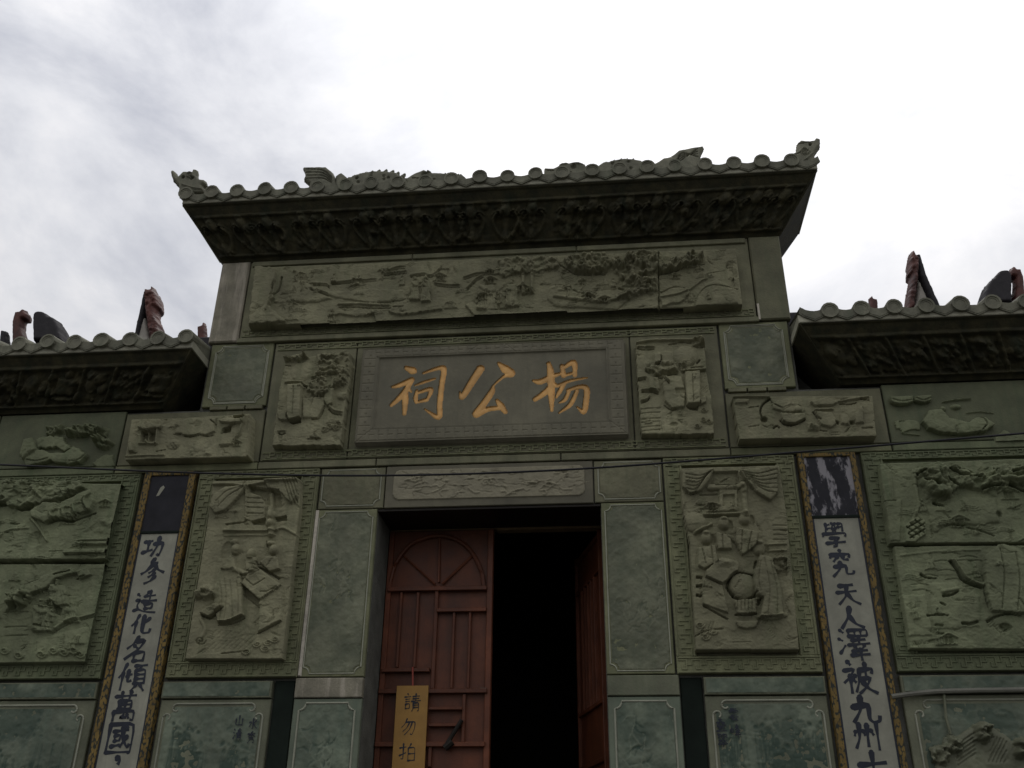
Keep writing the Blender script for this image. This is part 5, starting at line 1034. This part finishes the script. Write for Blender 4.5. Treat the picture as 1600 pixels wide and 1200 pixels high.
# dark hall behind the doors
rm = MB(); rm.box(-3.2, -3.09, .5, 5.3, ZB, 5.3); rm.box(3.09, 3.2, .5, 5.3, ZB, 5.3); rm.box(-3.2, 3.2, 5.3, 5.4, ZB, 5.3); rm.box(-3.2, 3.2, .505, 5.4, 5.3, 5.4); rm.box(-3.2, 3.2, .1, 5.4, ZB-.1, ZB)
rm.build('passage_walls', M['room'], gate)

# notice hung on the door
A_, B_, C_, D_ = [P(480+u/2.5, 720+v/2.5, .445) for u, v in ((348, 880), (472, 877), (460, 1200), (328, 1200))]
sg = thing('notice_board', 'narrow yellow notice board with black characters hanging on the closed red door', 'notice', ((A_[0]+B_[0])/2, .45, D_[1]-.25))
wv = B_[0]-A_[0]; zt = (A_[1]+B_[1])/2; xa = (A_[0]+D_[0])/2+.004; zb = D_[1]-.25
MB().box(xa, xa+wv, 0.442, 0.456, zb, zt, .003).build('board', M['sign'], sg)
p = P(480+411/2.5, 720+805/2.5, .445); MB().tube([(p[0], .455, p[1]), (xa+wv*.5, .449, zt)], .008, 6).build('hanging_cord', M['string'], sg)
for key, u, v in (('qing2', 400, 945), ('wu', 388, 1040), ('pai', 380, 1140)):
    x, z = P(480+u/2.5, 720+v/2.5, .445); glyph(key, xa+wv*.5+(.006 if key == 'qing2' else -.008), z, .145, .15, 0.442, sg, 6.5)

# ---------------------------------------------------------------- carved shaggy form low on the right wing
f = RF(3.25, 4.6, 2.15, 2.74, .0065, (1380, 1040, 7.27), -.05)
f.poly([(560, 1240), (720, 900), (900, 760), (1080, 650), (1250, 670), (1500, 850), (1700, 900), (1700, 1300), (560, 1300)], .035, .08, lift=.2, wob=.005)
f.hatch([(820, 900), (1060, 720), (1060, 1000), (860, 1160)], (.8, -.55), 40, 14, -.012); f.hatch([(1260, 800), (1420, 840), (1400, 1100), (1200, 1100)], (-.5, 1), 40, 14, -.012)
for c in ((640, 1000), (800, 880), (1140, 740), (1600, 930)): f.leaves([(c[0]-100, c[1]+90), (c[0]-90, c[1]-60), (c[0], c[1]-110), (c[0]+100, c[1]-50), (c[0]+90, c[1]+110)], 22, 34, .05, .03)
f.grain(.01, 10, 7); f.mesh('relief_carving', M['slate'], wing[1], .0)['label'] = 'dark shaggy carving low on the slab'

# ---------------------------------------------------------------- cable and conduit
pts = [P(u, v, -.5) for u, v in ((0, 726), (310, 739), (600, 743), (900, 733), (1240, 707), (1600, 677))]
pts = smooth_pts(pts, 6); cab = [(-XW+.1, -.002, 5.02), (-5.6, -.3, 5.0)]+[(float(x), -.5, float(z)) for x, z in pts]+[(5.6, -.3, 5.12), (XW-.1, -.002, 5.2)]
t = thing('overhead_cable', 'thin black cable strung across the facade in front of the lintel', 'cable', (-XW+.1, 0, 5.02))
MB().tube(cab, .0085, 6).build('wire', M['cable'], t)
pts = [P(1380+u/7.27, 1040+v/7.27, -.045) for u, v in ((95, 352), (300, 325), (560, 298), (900, 286), (1600, 274))]
cd = [(float(x), -.045, float(z)) for x, z in smooth_pts(pts, 4)]+[(XW-.3, -.045, float(pts[-1][1])-.01)]
t = thing('conduit_pipe', 'grey conduit pipe running along the slab beside the white-streaked couplet', 'pipe', cd[0])
MB().tube(cd, .019, 8).build('pipe', M['pipe'], t)
q = [P(1380+u/7.27, 1040+v/7.27, -.03) for u, v in ((690, 330), (715, 600), (765, 780))]; MB().tube([(float(x), -.03, float(z)) for x, z in q], .0105, 6).build('branch_pipe', M['slate'], t)

# ---------------------------------------------------------------- hall behind, its ridge ornaments over the wing roofs
hall = thing('rear_hall', 'tiled hall behind the gate showing red and dark ridge ornaments above both wing roofs', 'hall', (0, 3, 0))
hw = MB()
for s in (-1, 1):
    a, b = sorted((s*3.22, s*7.1)); hw.box(a, b, .75, .95, 0, 6.3); a, b = sorted((s*6.9, s*7.1)); hw.box(a, b, .951, 5.6, 0, 6.3)
hw.box(-6.899, 6.899, 5.45, 5.6, 0, 6.3); hw.build('wall', M['plaster'], hall)
rf = MB(); rf.v = [(-7.3, .7, 6.30), (7.3, .7, 6.30), (7.3, 3, 7.78), (-7.3, 3, 7.78), (7.3, 5.8, 6.2), (-7.3, 5.8, 6.2)]; rf.f = [(0, 1, 2, 3), (3, 2, 4, 5), (0, 3, 5), (1, 4, 2), (0, 5, 4, 1)]
rf.build('roof', M['darktile'], hall); MB().box(-7.3, 7.3, 2.9, 3.1, 7.7, 7.95, .02).build('ridge', M['darktile'], hall)
TL = (0, 440, 3.3333); TR = (1180, 380, 3.3333); YR = 3.0
def orn(name, tr, m, polys, th, parent=hall, dy=0.0, extra=None): return sculpt(name, tr, YR+dy, M[m], parent, polys, th, extra, .05, .012)
for tr, pale, cop, red in (
  (TL, [(716, 345), (765, 178), (800, 345)], [(705, 345), (765, 75), (792, 72), (775, 170), (735, 345)], [(768, 66), (800, 62), (800, 45), (812, 45), (816, 70), (835, 88), (840, 145), (822, 156), (824, 205), (845, 240), (845, 345), (800, 345), (775, 180)]),
  (TR, [(818, 375), (842, 198), (925, 375)], [(822, 82), (850, 82), (882, 190), (965, 375), (920, 375), (838, 190)], [(775, 375), (790, 270), (806, 186), (793, 176), (795, 100), (804, 60), (820, 60), (824, 82), (845, 100), (838, 200), (818, 375)])):
    e = group_empty('ridge_end', hall); orn('pale_face', tr, 'plaster', [pale], .10, e, .0); orn('coping', tr, 'darktile', [cop], .14, e, .0); orn('red_beast', tr, 'redtile', [red], .16, e, -.02, lambda f: f.grain(.04, 4, 2))
orn('ridge_drum', TL, 'darktile', [[(205, 340), (202, 230), (206, 205), (218, 191), (238, 185), (258, 187), (274, 196), (286, 212), (304, 214), (322, 228), (340, 262), (358, 340)]], .2)
orn('ridge_drum', TR, 'darktile', [[(1160, 350), (1172, 285), (1186, 250), (1200, 228), (1216, 218), (1230, 196), (1248, 182), (1270, 176), (1292, 178), (1306, 188), (1314, 208), (1316, 350)]], .2)
orn('curled_finial', TL, 'redtile', [[(78, 340), (78, 225), (92, 172), (118, 168), (130, 155), (142, 157), (142, 170), (157, 182), (150, 205), (128, 207), (124, 250), (150, 340)]], .1)
orn('curled_finial', TR, 'redtile', [[(1328, 350), (1345, 240), (1345, 192), (1320, 186), (1317, 160), (1330, 137), (1345, 140), (1350, 150), (1375, 152), (1388, 190), (1404, 350)]], .1)
orn('small_finial', TL, 'redtile', [[(1035, 360), (1035, 245), (1058, 238), (1065, 218), (1074, 240), (1080, 360)]], .08)
orn('small_finial', TR, 'redtile', [[(597, 390), (592, 297), (602, 280), (612, 298), (632, 303), (637, 390)]], .08)
orn('small_finial', TL, 'darktile', [[(5, 350), (14, 268), (26, 262), (42, 270), (50, 350)]], .08)
